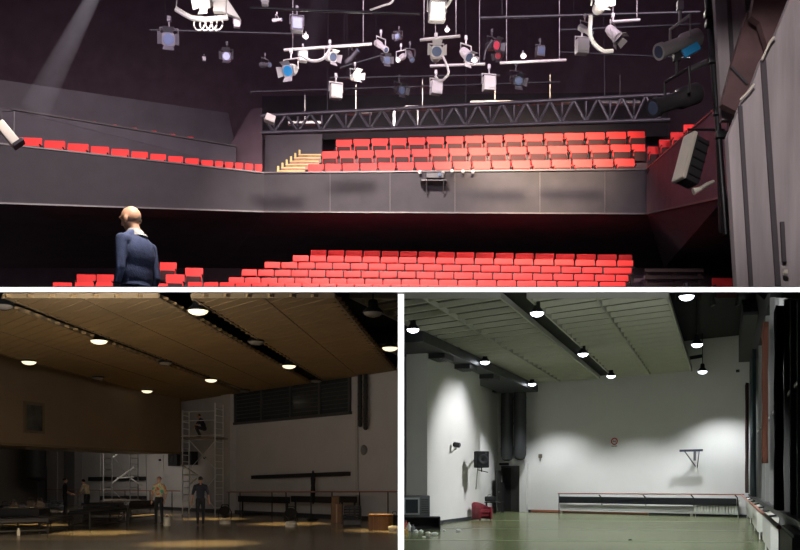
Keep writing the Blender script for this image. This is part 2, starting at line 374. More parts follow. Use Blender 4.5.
# ---- lighting truss
t = thing('lighting_truss', 'long grey metal box truss hanging before the balcony', 'truss', P(262,133,22))
def tp(s, top, back=0):
    x = 262+408*s; yt = 117-27*s if s < .15 else 113.5-20.5*(s-.05)/.95; 
    yt = 116-21.5*s; yb = 133-13*s; d = 22.4-1.2*s+back*.5
    return P(x, yt if top else yb, d)
N = 17
mb = MB()
for bk in (0, 1): mb.tube(tp(0,1,bk), tp(1,1,bk), .05)
mb.build('top_chord', M['truss'], t, True)
mb = MB(); mb.tube(tp(0,0,0), tp(1,0,0), .055); mb.tube(tp(0,0,1), tp(1,0,1), .055); mb.build('bottom_chord', M['truss'], t, True)
for i in range(N):
    mb = MB(); a, b, c = i/N, (i+.5)/N, (i+1)/N
    mb.tube(tp(a,1), tp(b,0), .035, seg=8); mb.tube(tp(b,0), tp(c,1), .035, seg=8); mb.tube(tp(b,0,0), tp(b,0,1), .03, seg=6); mb.tube(tp(a,1,1), tp(a,1,0), .03, seg=6)
    mb.tube(tp(b,0,1), tp(b,1,1), .03, seg=6); mb.build('brace', M['truss'], t, True)
mb = MB()
for s in (.16, .5, .84): a = tp(s,1); mb.tube(a, a+V((0,.3,5)), .012, seg=6)
mb.build('hanging_cable', M['black_metal'], t)
for i, (xa, xb, y) in enumerate(((288,322,120.5),(340,372,110),(405,440,105),(470,520,100),(530,570,99.5),(600,640,100))):
    q = P((xa+xb)/2, y+3, 24.5); mb = MB(); mb.rbox((q.x,q.y,q.z), ((xb-xa)/F*q.y,.2,.09), .02)
    mb.bar(q, q+V((0,0,.9)), .02)
    tag(mb.build('striplight_batten', M['fix_grey']), 'long pale light batten behind the truss, %s from the left' % ORD[i], 'light batten', 'light battens behind the truss')
# beige block hung at the truss left end
q = P(270,119,21.6); mb = MB(); mb.rbox((q.x,q.y,q.z), (.24,.2,.18), .03, Euler((0,.3,.3)).to_matrix()); tag(mb.build('hung_box', M['cream_metal']), 'small beige box at the truss\'s left end', 'box')
# battens (pipes) of the grid
PIPES = [(284,50,372,44,19.5),(420,40,460,36,18.5),(430,66,485,64,20),(500,63,566,60,20),(340,68,380,56,20.5),(610,22,640,20,18.5),(150,30,300,34,21),(330,78,500,75,21.5),(560,30,700,24,21),(480,18,700,12,19),(250,8,420,14,18),(250,92,560,82,22.5),(560,52,690,58,22)]
for i, (xa, ya, xb, yb, d) in enumerate(PIPES):
    mb = MB(); a = P(xa,ya,d); b = P(xb,yb,d); mb.tube(a, b, .03)
    for s in (.1,.9): c = a.lerp(b, s); mb.tube(c, c+V((0,0,3)), .004, seg=6)
    tag(mb.build('lighting_pipe', M['fix_light'] if i in (0,1,2,3,5) else M['black_metal'], smooth=True), '%s horizontal lighting pipe in the grid, %s' % (('pale' if i in (0,1,2,3,5) else 'dark'), 'spanning photo columns %d to %d' % (xa, xb)), 'pipe', 'pipes of the lighting grid')
PIPEN = ['above the stacked par cans left of centre','with the large double flood in the middle','over the small bright lamp right of middle','over the dark par cans right of middle','short and tilted, left of the middle','carrying the white lamp beside the dazzling one','far left above the chandelier bar','low, crossing behind the middle lamps','upper right, running behind the dazzling lamp','topmost on the right','topmost left of centre','lowest, just above the truss','right, below the dazzling lamp']
for o in COL.objects:
    pass
_p = [o for o in COL.objects if o.name.startswith('lighting_pipe')]
for o, n in zip(sorted(_p, key=lambda o: o.name), PIPEN): o['label'] = ('pale' if o.data.materials[0].name == 'fix_light' else 'dark') + ' lighting pipe in the grid, ' + n
# ---- stage lights
def stage_light(x, y, d, s, kind, body, lens, rz, tilt, label, group='stage lights hung in the grid', hang=.0):
    q = P(x, y, d); t = thing('stage_light', label, 'stage light', q, group)
    R = (Matrix.Rotation(rz, 3, 'Z') @ Matrix.Rotation(tilt, 3, 'X')); ax = R @ V((0,-1,0))
    mb = MB()
    if kind == 'par':
        mb.lathe([(.05*s,-.2*s),(.1*s,-.18*s),(.12*s,-.08*s),(.13*s,.16*s),(.145*s,.17*s),(.145*s,.2*s),(.12*s,.2*s)], q, ax)
    elif kind == 'box':
        mb.rbox(q, (.3*s,.24*s,.34*s), .03*s, R)
        for k in range(3): mb.box(q+R @ V((0,-.125*s,(k-1)*.09*s)), (.26*s,.01,.02*s), R)
    else: mb.lathe([(.06*s,-.3*s),(.1*s,-.26*s),(.1*s,-.05*s),(.075*s,-.02*s),(.075*s,.25*s),(.09*s,.26*s),(.09*s,.32*s)], q, ax)
    mb.build('body', M[body], t, True)
    mb = MB()
    if kind == 'box': mb.box(q+ax*.125*s, (.22*s,.012,.24*s), R)
    else: mb.lathe([(.11*s if kind == 'par' else .07*s, 0),(.1*s if kind == 'par' else .06*s, .012)], q+ax*(.195*s if kind == 'par' else .315*s), ax)
    mb.build('lens', M[lens], t)
    if kind == 'par':
        mb = MB(); c = q+ax*.22*s; ux = R @ V((1,0,0)); uz = R @ V((0,0,1))
        for a_, b_ in ((ux,uz),(-ux,uz),(uz,ux),(-uz,ux)):
            mb.prism([c+a_*.12*s-b_*.09*s, c+a_*.12*s+b_*.09*s, c+a_*.2*s+ax*.1*s+b_*.11*s, c+a_*.2*s+ax*.1*s-b_*.11*s], ax*.008)
        mb.build('barn_door', M[body], t)
    mb = MB(); side = R @ V((1,0,0)); w_ = .17*s
    mb.path([q+side*w_, q+side*w_+V((0,0,.24*s)), q-side*w_+V((0,0,.24*s)), q-side*w_], .018*s, seg=6)
    mb.build('yoke', M[body], t)
    mb = MB(); mb.tube(q+V((0,0,.24*s)), q+V((0,0,.42*s)), .02*s, seg=8); mb.rbox(q+V((0,0,.42*s)), (.07*s,.07*s,.1*s), .01); mb.build('clamp', M[body], t)
    return t
LI = [
 (169,41,20,1.35,'par','fix_grey','lens_glass',.2,.3,'grey par can with a bluish lens, far left below the chandelier bar'),
 (206,3,17,1.0,'par','fix_light','lamp_hot',-.2,.5,'glowing par can cut by the top edge, left'),
 (237,24,20,.55,'box','fix_light','fix_light',.2,0,'small white box lamp right of the chandelier bar'),
 (227,58,22,1.0,'par','fix_grey','lens_glass',.1,.2,'dim grey par can left of centre, alone in the dark'),
 (204,59,22,.3,'box','fix_light','fix_light',.2,0,'tiny pale lamp left of the dim grey par can'),
 (265,65,21,.7,'profile','fix_grey','lens_glass',.8,.3,'grey lamp pointing sideways, left of the stacked par cans'),
 (297,25,19,1.0,'box','fix_grey','lens_glass',.2,.1,'grey box flood above the pale pipe'),
 (291,70,19.5,1.15,'par','fix_light','gel_blue',-.3,.5,'white par can with a blue gel under the pale pipe'),
 (303,57,19.5,.7,'box','fix_light','fix_light',.2,0,'slim white box lamp next to the blue-gelled par can'),
 (330,57,19.5,.9,'par','fix_light','lens_glass',.6,.4,'white par can at the right end of the pale pipe'),
 (336,92,20.5,1.05,'box','fix_light','fix_light',.25,.15,'white square flood low beside the bright lamp'),
 (355,77,20,.8,'par','fix_light','lamp_hot',.5,.2,'dazzling lit lamp above the truss, left of centre'),
 (352,57,21,.8,'profile','fix_grey','lens_glass',.9,-.5,'grey profile spot tilted upward, left of centre'),
 (381,46,20.5,.9,'profile','fix_light','lens_glass',.7,.7,'pale profile spot tilting down, left of the middle cluster'),
 (386,61,20.5,.8,'par','fix_grey','lens_glass',.2,.3,'grey par can beneath the tilting profile spot'),
 (399,37,20.5,.6,'par','fix_grey','lens_glass',-.4,.3,'small grey lamp high left of the middle par can'),
 (401,58,20.5,.8,'profile','fix_light','lens_glass',-.4,.6,'pale spot left of the middle par can'),
 (410,56,20.5,.8,'profile','fix_grey','lens_glass',.3,.8,'grey spot hanging steeply left of the middle par can'),
 (437,12,17.5,1.25,'box','fix_light','lamp_glow',.1,.2,'large glowing white double flood at the top middle'),
 (436,55,18.5,1.1,'par','fix_light','lens_glass',.05,.1,'white par can with round lens in the middle of the grid'),
 (399,90,21.5,.9,'par','fix_dark','lens_glass',.5,.4,'dark par can low in the middle, above the truss'),
 (436,88,20.5,1.0,'box','fix_light','fix_light',.3,.1,'pale box flood under the middle par can'),
 (466,54,20,1.0,'par','fix_light','lens_glass',.6,.8,'white par can with open barn doors right of middle'),
 (474,61,19.5,.35,'par','fix_light','lamp_hot',0,.2,'small lit lamp on the pipe right of middle'),
 (489,84,20.5,1.1,'box','fix_light','fix_light',.15,.1,'white square flood right of middle with rod yoke'),
 (492,46,21,1.0,'par','fix_dark','gel_red',.6,.3,'dark par can with reddish gel, right of middle'),
 (500,55,21.5,.8,'par','fix_dark','gel_red',-.5,.5,'dark tilted par can beneath the reddish one'),
 (516,80,20.5,1.0,'par','fix_dark','lens_glass',.3,.5,'dark par can hanging from rods above the truss, right'),
 (523,57,20,.35,'par','fix_light','lamp_hot',0,.2,'small lit lamp above the dark par can on rods'),
 (540,52,21.5,.8,'box','fix_grey','lens_glass',.3,.1,'grey box lamp between the lit dot and white flood'),
 (582,47,18.5,1.0,'box','fix_light','fix_light',.15,.1,'white box flood left of the looping cable'),
 (585,30,18,.8,'profile','fix_light','lens_glass',.5,.7,'white spot directly above the white box flood'),
 (600,6,16.5,1.1,'par','fix_light','lamp_hot',.1,.1,'most dazzling lit lamp, top right of the grid'),
 (613,33,18.5,1.0,'par','fix_light','lens_glass',1.0,.9,'white par can pointing down inside the cable loop'),
 (447,31,19,.3,'par','fix_light','lamp_hot',0,.1,'tiny lit lamp just above the middle pipe'),
 (265,2,18,.5,'box','fix_light','fix_light',.1,0,'small white lamp cut by the top edge, left of centre'),
 (277,20,20,.45,'profile','fix_light','lens_glass',1.2,.1,'small pale spot pointing sideways below the top edge'),
 (306,38,19.5,.35,'par','fix_light','lamp_hot',0,.1,'tiny twin lit lamp above the pale pipe'),
]
for a in LI: a = list(a); a[3] *= .86; stage_light(*a)
# big foreground fixtures at right
stage_light(680,44,13,1.3,'profile','fix_light','lens_glass',-1.2,.45,'large grey profile spot with a blue gel beside the black pole', 'stage lights on the right pole')
stage_light(677,100,13,1.5,'profile','fix_dark','lens_glass',-1.15,.42,'large dark profile spot lying below the grey one', 'stage lights on the right pole')
q = P(691,50,12.8); mb = MB(); mb.rbox(q, (.26,.05,.12), .01, Euler((0,-.5,0)).to_matrix()); tag(mb.build('colour_gel', M['gel_blue']), 'blue colour gel sheet under the large grey profile spot', 'colour gel')
q = P(692,162,13)
t = thing('flood_light', 'tall beige and black flood lamp hung before the right parapet', 'stage light', q)
R = Euler((0, math.radians(17), .35)).to_matrix()
mb = MB(); mb.rbox(q, (.26,.25,.68), .03, R); mb.build('body', M['fix_dark'], t)
mb = MB(); mb.rbox(q+R @ V((-.15,-.02,0)), (.07,.26,.72), .02, R); mb.build('side_cover', M['cream_metal'], t)
mb = MB()
for k in range(5): mb.box(q+R @ V((.02,-.13,-.26+k*.13)), (.2,.02,.02), R)
mb.build('grille', M['black_metal'], t)
mb = MB(); mb.path([q+R @ V((-.14,0,.33)), q+V((-.06,0,.47)), q+V((.5,.1,.5))], .018); mb.build('arm', M['black_metal'], t)
# box lamp at the far left
q = P(8,134,22)
t = thing('flood_light', 'beige boxy lamp hung at the photo\'s left edge before the gallery', 'stage light', q)
R = Euler((0, math.radians(-40), .3)).to_matrix()
mb = MB(); mb.rbox(q, (.24,.3,.62), .04, R); mb.build('body', M['cream_metal'], t)
mb = MB(); mb.rbox(q+R @ V((.05,0,-.32)), (.3,.34,.08), .02, R); mb.build('hood', M['fix_dark'], t)
mb = MB(); mb.path([q+V((-.15,0,.2)), q+V((-.15,0,.55)), q+V((.15,0,.55)), q+V((.15,0,-.1))], .02); mb.build('yoke', M['fix_dark'], t)
# chandelier-like bar with coiled cable, far left
q = P(208,17,17)
t = thing('lamp_bar', 'white curved bar with coiled cable hanging below the top left lamp', 'lamp bar', q)
mb = MB(); mb.path([P(176,9,17), P(184,14,17), P(192,18,17), P(205,19.5,17), P(228,17.5,17)], .05); mb.build('bar', M['fix_light'], t, True)
mb = MB()
for k in range(4):
    c = P(199+k*6, 23, 17); mb.path([c+V((math.cos(a_)*.11, math.sin(a_*.5)*.05, math.sin(a_)*.12)) for a_ in [j*.5 for j in range(13)]], .016, seg=6)
mb.build('coil', M['cable_w'], t, True)
mb = MB(); mb.tube(P(176,9,17), P(178,-12,17), .01); mb.tube(P(226,17,17), P(226,-12,17), .01); mb.build('suspension', M['steel'], t)
# white reflector wedge beside it
q = P(219,6,17); mb = MB(); mb.prism([P(214,-6,17), P(224,-6,17), P(240,18,17), P(222,11,17), P(213,11,17)], (0,.12,0)); tag(mb.build('reflector_panel', M['fix_light']), 'white wedge-shaped reflector beside the glowing top left lamp', 'reflector')
# cables
def cable(pts, d, r, lab, m='cable_w'):
    mb = MB(); q = [P(x, y, d) for x, y in pts]; out = []
    for i in range(len(q)-1):
        p0, p1, p2, p3 = q[max(i-1,0)], q[i], q[i+1], q[min(i+2,len(q)-1)]
        for k in range(6):
            s = k/6; out.append(.5*((2*p1)+(p2-p0)*s+(2*p0-5*p1+4*p2-p3)*s*s+(3*p1-p0-3*p2+p3)*s**3))
    out.append(q[-1]); mb.path(out, r, seg=6); tag(mb.build('power_cable', M[m], smooth=True), lab, 'cable', 'loose cables in the grid')
cable([(591,16),(590,30),(593,42),(603,51),(613,51)], 17, .04, 'thick pale cable looping below the dazzling lamp')
cable([(300,55),(312,61),(324,58),(330,48)], 19, .03, 'pale cable sagging under the left pale pipe')
cable([(440,50),(447,66),(448,74),(441,81),(435,76)], 19, .025, 'thin cable hooked right of the middle par can')
cable([(370,10),(382,6),(392,2),(395,-8)], 18, .02, 'thin cable curling near the top edge left of the double flood')
cable([(445,8),(449,3),(454,-6)], 17.4, .03, 'short cable rising from the double flood')
cable([(492,40),(486,50),(484,60)], 20, .02, 'thin cable beside the reddish par can', 'fix_dark')
# ---- right foreground: pole, flats, boards
mb = MB()
for a_, b_, r in ((P(707,-10,12.6),P(713,60,12.6),.05),(P(713,60,12.6),P(726,235,12.6),.045)): mb.tube(a_, b_, r)
mb.bar(P(716,110,12.7), P(720,232,12.7), .03); mb.bar(P(720,232,12.7), P(733,232,12.7), .03); mb.bar(P(733,232,12.7), P(729,112,12.7), .03)
for y in (14,24,60,112,135): mb.rbox(P(709+y*.09,y,12.55), (.16,.1,.1), .02)
t = tag(mb.build('lighting_boom', M['black_metal'], smooth=True), 'tall black vertical pole with clamps left of the grey flats', 'pole')
mb = MB(); mb.path([P(689,70,12.9),P(698,66,12.8),P(709,61,12.6)], .045); tag(mb.build('boom_arm', M['fix_grey']), 'short grey side arm on the black pole between the profile spots', 'arm')
mb = MB(); mb.path([P(713,182,12.6),P(706,185,12.4),P(700,189,12.3)], .03); mb.lathe([(.03,0),(.05,.1)], P(700,189,12.3), (-1,0,-.4), 10); tag(mb.build('small_lamp', M['cream_metal']), 'small pale gooseneck lamp below the flood light', 'lamp')
# rear flat (light grey strips at top right)
t = thing('stage_flat', 'tall pale grey flat at the rear behind the brown boards', 'stage flat', P(735,140,12.4), 'grey stage flats')
mb = MB(); mb.prism([P(714,-15,12.3), P(780,-15,12.3), P(748,120,12.3), P(722,120,12.3)], (0,.1,0)); mb.build('panel', M['flat_grey'], t)
mb = MB(); mb.bar(P(728,-15,12.27), P(733,75,12.27), .05, .03); mb.bar(P(748,-15,12.27), P(750,30,12.27), .08, .03); mb.build('seam', M['seam_dark'], t)
# brown diagonal boards
t = thing('leaning_board', 'dark brown board leaning diagonally before the pale rear flat', 'board', P(722,104,11.9))
mb = MB(); mb.prism([P(748,10,11.9), P(783,8,11.9), P(762,62,11.9), P(748,92,11.9), P(738,112,11.9), P(722,104,11.9), P(731,68,11.9)], (0,.12,0)); mb.build('plank', M['board_brown'], t)
mb = MB(); mb.bar(P(731,67,11.87), P(747,84,11.87), .04, .03); mb.bar(P(748,10,11.87), P(755,17,11.87), .04, .03); mb.build('seam', M['fix_grey'], t)
mb = MB(); mb.prism([P(756,-12,11.6), P(797,-12,11.6), P(775,38,11.6), P(768,48,11.6), P(760,22,11.6), P(751,16,11.6)], (0,.12,0)); tag(mb.build('leaning_board', M['board_brown']), 'dark reddish board at the very top right, above the other', 'board')
# front flat
t = thing('stage_flat', 'large grey front flat with slanting top edge at the far right', 'stage flat', P(770,286,10.6), 'grey stage flats')
mb = MB(); mb.prism([P(728,136,10.6), P(744,97,10.6), P(753,83,10.6), P(762,58,10.6), P(775,36,10.6), P(792,-6,10.6), P(850,-20,10.6), P(850,286.5,10.6), P(737,286.5,10.6)], (0,.12,0)); mb.build('panel', M['flat_grey'], t)
mb = MB(); mb.bar(P(740,106,10.57), P(751,286,10.57), .045, .03); mb.bar(P(763,60,10.57), P(778,286,10.57), .06, .03); mb.bar(P(782,222,10.55), P(784,262,10.55), .045, .03); mb.build('seam', M['seam_dark'], t)
mb = MB(); mb.path([P(762,60,10.5),P(770,42,10.5),P(774,37,10.5)], .014); mb.build('edge_cord', M['cream_metal'], t, True); mb = MB(); mb.path([P(740,100,10.5),P(749,91,10.5),P(754,84,10.5)], .012); mb.build('edge_cord', M['cream_metal'], t, True); mb = MB(); mb.rbox(P(785,272,10.5), (.05,.05,.05), .01); mb.build('catch', M['cream_metal'], t)
# ---- theatre lights
spot('house_spot', (3,24.5,16.5), (4.9,34,13.4), 26000, (1,.8,.55), 50, 1, .3)
spot('house_spot', (-1,24,15.5), (0,31,11), 13000, (1,.88,.8), 95, .7, .4)
spot('house_spot', (-7,20,13.5), (-11,28,11), 6500, (1,.9,.86), 90, .8, .4)
spot('house_spot', (8,20,13), (9,28,11), 2500, (1,.85,.86), 80, .8, .4)
spot('stall_spot', (0,22,10.8), (0.5,32,8), 3800, (1,.9,.84), 80, .9, .3)
for x, y, d, e in ((600,14,16,60),(355,84,19.5,60),(437,30,17,45),(206,12,16.6,30),(474,68,19,22),(523,64,19.5,22),(306,46,19,18)):
    point('lamp_light', P(x, y, d), e, (1,.93,.84), .08)
spot('flat_light', (2.0,5.5,6.6), (4.7,11.5,5.9), 1000, (1,.92,.92), 58, .9, .3)  # unseen spot added out front to brighten the flats
spot('man_light', (-2.6,9.45,6.0), P(138,240,9.9), 420, (1,.9,.78), 45, .9, .2)  # unseen spot added to brighten the man
area('grid_fill', (-4,13,9.2), (0,36,20), 350, (1,.85,1), 10, 1.0)  # added fill without a fitting, lifts the dark ceiling in place of haze
area('grid_fill', (0,17.5,12.0), (0,36,21), 800, (1,.8,1), 14, 1.5)  # second added fill, unseen, for the ceiling and back wall
hz = bpy.data.materials.new('haze'); hz.use_nodes = True; nt = hz.node_tree; nt.nodes.clear()
vs_ = nt.nodes.new('ShaderNodeVolumeScatter'); vs_.inputs['Density'].default_value = .035; vs_.inputs['Color'].default_value = (.85,.85,1,1); vs_.inputs['Anisotropy'].default_value = .2
oo = nt.nodes.new('ShaderNodeOutputMaterial'); nt.links.new(vs_.outputs[0], oo.inputs['Volume'])
for i, (p0, p1, r0, r1, e, lab) in enumerate((((112,-40,21),(34,112,22.5),.1,.36,190,'faint pale haze beam slanting down at the upper left'),((336,-40,19),(300,62,20),.1,.3,170,'faint haze beam slanting down left of the middle'),((598,14,16.9),(568,104,17.6),.05,.2,90,'faint haze streak falling from the dazzling lamp'))):
    A_ = P(*p0); B_ = P(*p1); mb = MB(); mb.path([A_, B_], r0, r1, seg=16); o = mb.build('haze_beam', hz, smooth=True); tag(o, lab, 'haze', kind='stuff')
    dv = (B_-A_); spot('beam_light', A_-dv.normalized()*.3, B_, e, (.85,.9,1), math.degrees(math.atan(r1/dv.length))*2.2, .6, .02)
P = _P
# ================================================================ PEOPLE
def remesh(mb, voxel, name):
    o = mb.build('_tmp', M['black'], origin=V((0,0,0)))
    m1 = o.modifiers.new('r', 'REMESH'); m1.mode = 'VOXEL'; m1.voxel_size = voxel
    m2 = o.modifiers.new('s', 'SMOOTH'); m2.iterations = 4; m2.factor = .5
    dg = bpy.context.evaluated_depsgraph_get(); dg.update()
    me = bpy.data.meshes.new_from_object(o.evaluated_get(dg)); me.name = name
    old = o.data; bpy.data.objects.remove(o); bpy.data.meshes.remove(old); return me
def segdist(p, a, b, r1, r2):
    ab = b-a; t = max(0, min(1, (p-a).dot(ab)/max(ab.length_squared, 1e-9))); return (p-(a+ab*t)).length-(r1+(r2-r1)*t)
def person(loc, rz, J, cols, label, hair=None, voxel=.018, cut=None, extra=None, name='person', sub=2):
    """J: joints in metres, figure faces +Y, feet at z = 0; cols: skin, top, bottom, shoe materials"""
    D = dict(head=(0,.01,1.64), neck=(0,0,1.5), chest=(0,0,1.3), waist=(0,0,1.1), hip=(0,0,.95),
             sl=(-.19,0,1.42), el=(-.25,-.02,1.13), hl=(-.25,.08,.88), sr=(.19,0,1.42), er=(.25,-.02,1.13), hr=(.25,.08,.88),
             kl=(-.11,.02,.5), al=(-.12,-.02,.08), kr=(.11,.02,.5), ar=(.12,-.02,.08))
    D.update(J); D = {k: V(v) for k, v in D.items()}
    B = []   # (kind, data..., material)
    def C(a, b, r1, r2, m): B.append(('c', V(a), V(b), r1, r2, m))
    def L(c, rad, m): B.append(('e', V(c), V(rad), m))
    hs = cols.get('head', 1)
    h = D['head']; up = (h-D['neck']).normalized(); fw = D.get('look', V((0,1,0))).normalized()
    side = fw.cross(up).normalized(); 
    L(h+(up*.03-fw*.012)*hs, (.077*hs,.095*hs,.095*hs), 0); L(h+(-up*.04+fw*.012)*hs, (.06*hs,.072*hs,.075*hs), 0)
    L(h+(-up*.085+fw*.045)*hs, (.035*hs,.03*hs,.028*hs), 0)                          # chin
    C(h+(up*.012+fw*.09)*hs, h+(-up*.028+fw*.107)*hs, .009*hs, .015*hs, 0)             # nose
    for s in (-1, 1):
        L(h+(side*s*.077-fw*.005-up*.005)*hs, (.012*hs,.022*hs,.033*hs), 0)         # ears
        L(h+(side*s*.03+up*.028+fw*.078)*hs, (.022*hs,.014*hs,.009*hs), 0)          # brow
    C(h+(-up*.06+fw*.08-side*.02)*hs, h+(-up*.06+fw*.08+side*.02)*hs, .009*hs, .009*hs, 0)
    C(D['neck']-up*.05, h-up*.05-fw*.01, .058, .052, 0)
    ch, wa, hp = D['chest'], D['waist'], D['hip']
    L(ch+V((0,0,.03)), (.165,.11,.17), 1); L(wa, (.15,.105,.16), 1); L((ch+wa)/2, (.155,.108,.16), 1); L(hp, (.165,.115,.12), 2)
    C(D['sl']+V((.05,0,0)), D['sr']-V((.05,0,0)), .07, .07, 1)
    C(D['sl']+V((.06,0,.03)), D['neck'], .045, .055, 1); C(D['sr']+V((-.06,0,.03)), D['neck'], .045, .055, 1)
    for s in 'lr':
        sh, e, hd = D['s'+s], D['e'+s], D['h'+s]
        lng = cols.get('sleeve', .5)
        C(sh, e, .06, .046, 1 if lng > .3 else 0)
        if lng <= .5: C(sh, sh.lerp(e, .75), .064, .056, 1)
        C(e, hd, .043, .03, 1 if lng > .8 else 0)
        fd = (hd-e).normalized(); sd = fd.cross(V((0,1,0)) if abs(fd.y) < .9 else V((1,0,0))).normalized(); pn = fd.cross(sd)
        C(hd, hd+fd*.075, .032, .036, 0)
        for k, ln in enumerate((.062,.075,.07,.055)):
            o_ = sd*(k-1.5)*.019; a_ = hd+fd*.09+o_; C(a_, a_+fd*ln*.6+pn*.008, .0095, .009, 0); C(a_+fd*ln*.6+pn*.008, a_+fd*ln+pn*.03, .009, .008, 0)
        C(hd+fd*.03-sd*.03, hd+fd*.075-sd*.055+pn*.02, .012, .01, 0)
    if cut is None:
        for s, sx in (('l',-1), ('r',1)):
            k, a = D['k'+s], D['a'+s]; hj = hp+V((sx*.085,0,-.03)); ff = D.get('foot', V((0,1,0)))
            C(hj, k, .092, .062, 2); C(k, a, .062, .046, 2); C(a-V((0,0,.03)), a-V((0,0,.03))+ff*.15, .045, .038, 3); C(a, a-V((0,0,.04)), .045, .045, 3)
    if extra: extra(C, L, D)
    mb = MB()
    for b in B:
        if b[0] == 'c': mb.cap(b[1], b[2], b[3], b[4])
        else: mb.ell(b[1], b[2], sub=3)
    me = remesh(mb, voxel, name)
    if cut is not None:
        bm = bmesh.new(); bm.from_mesh(me)
        r = bmesh.ops.bisect_plane(bm, geom=bm.verts[:]+bm.edges[:]+bm.faces[:], plane_co=(0,0,cut), plane_no=(0,0,-1), clear_outer=True)
        ed = [e for e in r['geom_cut'] if isinstance(e, bmesh.types.BMEdge)]; bmesh.ops.holes_fill(bm, edges=ed); bm.to_mesh(me); bm.free()
    me.materials.clear()
    for m in cols['mats']: me.materials.append(m)
    for p in me.polygons:
        best = 9; bi = 0; c = p.center
        for b in B:
            if b[0] == 'c': d = segdist(c, b[1], b[2], b[3], b[4])
            else:
                q = c-b[1]; d = (math.sqrt((q.x/b[2].x)**2+(q.y/b[2].y)**2+(q.z/b[2].z)**2)-1)*min(b[2])
            if d < best: best = d; bi = b[-1]
        p.material_index = bi; p.use_smooth = True
    o = bpy.data.objects.new(name, me); COL.objects.link(o); o.location = loc; o.rotation_euler = (0, 0, rz); WO[o.name] = V(loc)
    tag(o, label, 'person')
    if hair:
        mb = MB(); hc = h+up*.045-fw*.022
        bm = bmesh.new(); bmesh.ops.create_icosphere(bm, subdivisions=3, radius=1)
        for v_ in bm.verts: v_.co = V((v_.co.x*.086, v_.co.y*.1, v_.co.z*.09))
        bmesh.ops.delete(bm, geom=[v_ for v_ in bm.verts if v_.co.z < -.055 or (v_.co.dot(fw) > .045 and v_.co.z < .045)], context='VERTS')
        mb.frombm(bm, hc)
        hb = mb.build('hair', hair, smooth=True, origin=V((0,0,0))); hb.parent = o
    return o
skin = mat('skin', (.62,.34,.23), .55, var=.08, vscale=8); skin_dim = mat('skin_tan', (.5,.27,.18), .6)
navy = mat('navy_knit', (.055,.075,.17), .9, bump=.4, bscale=90, var=.15, vscale=10)
dkcloth = mat('dark_cloth', (.02,.02,.024), .9); hairm = mat('dark_hair', (.015,.011,.009), .6)
palecloth = mat('pale_shirt', (.5,.42,.28), .9); tee = mat('dark_tee', (.025,.028,.045), .9)
shoe = mat('shoe_brown', (.1,.06,.04), .5)
def tie_dye():
    m = mat('tie_dye_shirt', (.5,.4,.3), .9); nt = m.node_tree; b = nt.nodes['Principled BSDF']
    tc = nt.nodes.new('ShaderNodeTexCoord'); n = nt.nodes.new('ShaderNodeTexNoise'); n.inputs['Scale'].default_value = 7; r = nt.nodes.new('ShaderNodeValToRGB')
    nt.links.new(tc.outputs['Object'], n.inputs['Vector']); nt.links.new(n.outputs['Fac'], r.inputs[0]); e = r.color_ramp.elements
    e[0].position = .35; e[0].color = (.1,.45,.3,1); e[1].position = .65; e[1].color = (.6,.12,.12,1)
    x = e.new(.46); x.color = (.65,.55,.3,1); x = e.new(.56); x.color = (.7,.3,.18,1)
    nt.links.new(r.outputs[0], b.inputs['Base Color']); return m
# the man in the theatre, seen from behind-left, face towards the left
MD = 9.9; MS = 1.1
mz = P(138, 207, MD).z-1.75*MS
mloc = V((P(136.5, 250, MD).x, MD, mz))
def man_extra(C, L, D):
    L((0,-.02,1.26), (.2,.14,.22), 1); L((0,0,1.08), (.195,.14,.24), 1); L((0,0,.9), (.19,.14,.2), 1); L((0,.02,1.38), (.2,.1,.08), 1)
man = person(mloc, math.radians(66), dict(head=(0,.07,1.625), neck=(0,.01,1.49), sl=(-.22,0,1.38), sr=(.22,0,1.38), el=(-.265,-.03,1.08), er=(.265,-.03,1.08), hl=(-.24,.1,.72), hr=(.24,.1,.72), hip=(0,0,.86)),
       dict(mats=[skin, navy, navy, navy], sleeve=1, head=1.14), 'bald man in a navy sweater walking left before the seats', None, .009, cut=(SL(MD, 287.5)-mz)/MS, extra=man_extra)
man.scale = (MS,)*3
mb = MB()
prof = []
cv = []
N_ = 28
for k in range(N_+1):
    a_ = math.radians(200-340*(k/N_)) if False else math.radians(110+320*k/N_)
    r1, r2 = .07, .098
    cx_, cy_ = math.cos(a_), math.sin(a_); fr = max(0, cy_)
    cv.append((V((cx_*r1, .03+cy_*r1, 1.52-.02*fr)), V((cx_*r2, .0+cy_*(r2+.02), 1.455-.04*fr))))
vs = []; fs = []
for a_, b_ in cv: vs += [a_, b_, b_+(b_-a_).normalized()*.004+V((0,0,-.004)), a_+V((0,0,.006))]
for k in range(N_):
    for j in range(4): fs.append((k*4+j, k*4+(j+1)%4, (k+1)*4+(j+1)%4, (k+1)*4+j))
mb.add(vs, fs); cl = mb.build('shirt_collar', mat('collar_cloth', (.42,.41,.42), .9, var=.3, vscale=50), smooth=True, origin=V((0,0,0))); cl.parent = man; cl['label'] = 'pale checked shirt collar'
mb = MB(); bm = bmesh.new(); bmesh.ops.create_icosphere(bm, subdivisions=3, radius=1)
for v_ in bm.verts: v_.co = V((v_.co.x*.09, v_.co.y*.112, v_.co.z*.1))
bmesh.ops.delete(bm, geom=[v_ for v_ in bm.verts if v_.co.z > .0 or v_.co.z < -.06 or v_.co.y > .0], context='VERTS')
mb.frombm(bm, V((0,.06,1.645))); hb = mb.build('hair', mat('grey_stubble', (.42,.33,.27), .9), smooth=True, origin=V((0,0,0))); hb.parent = man

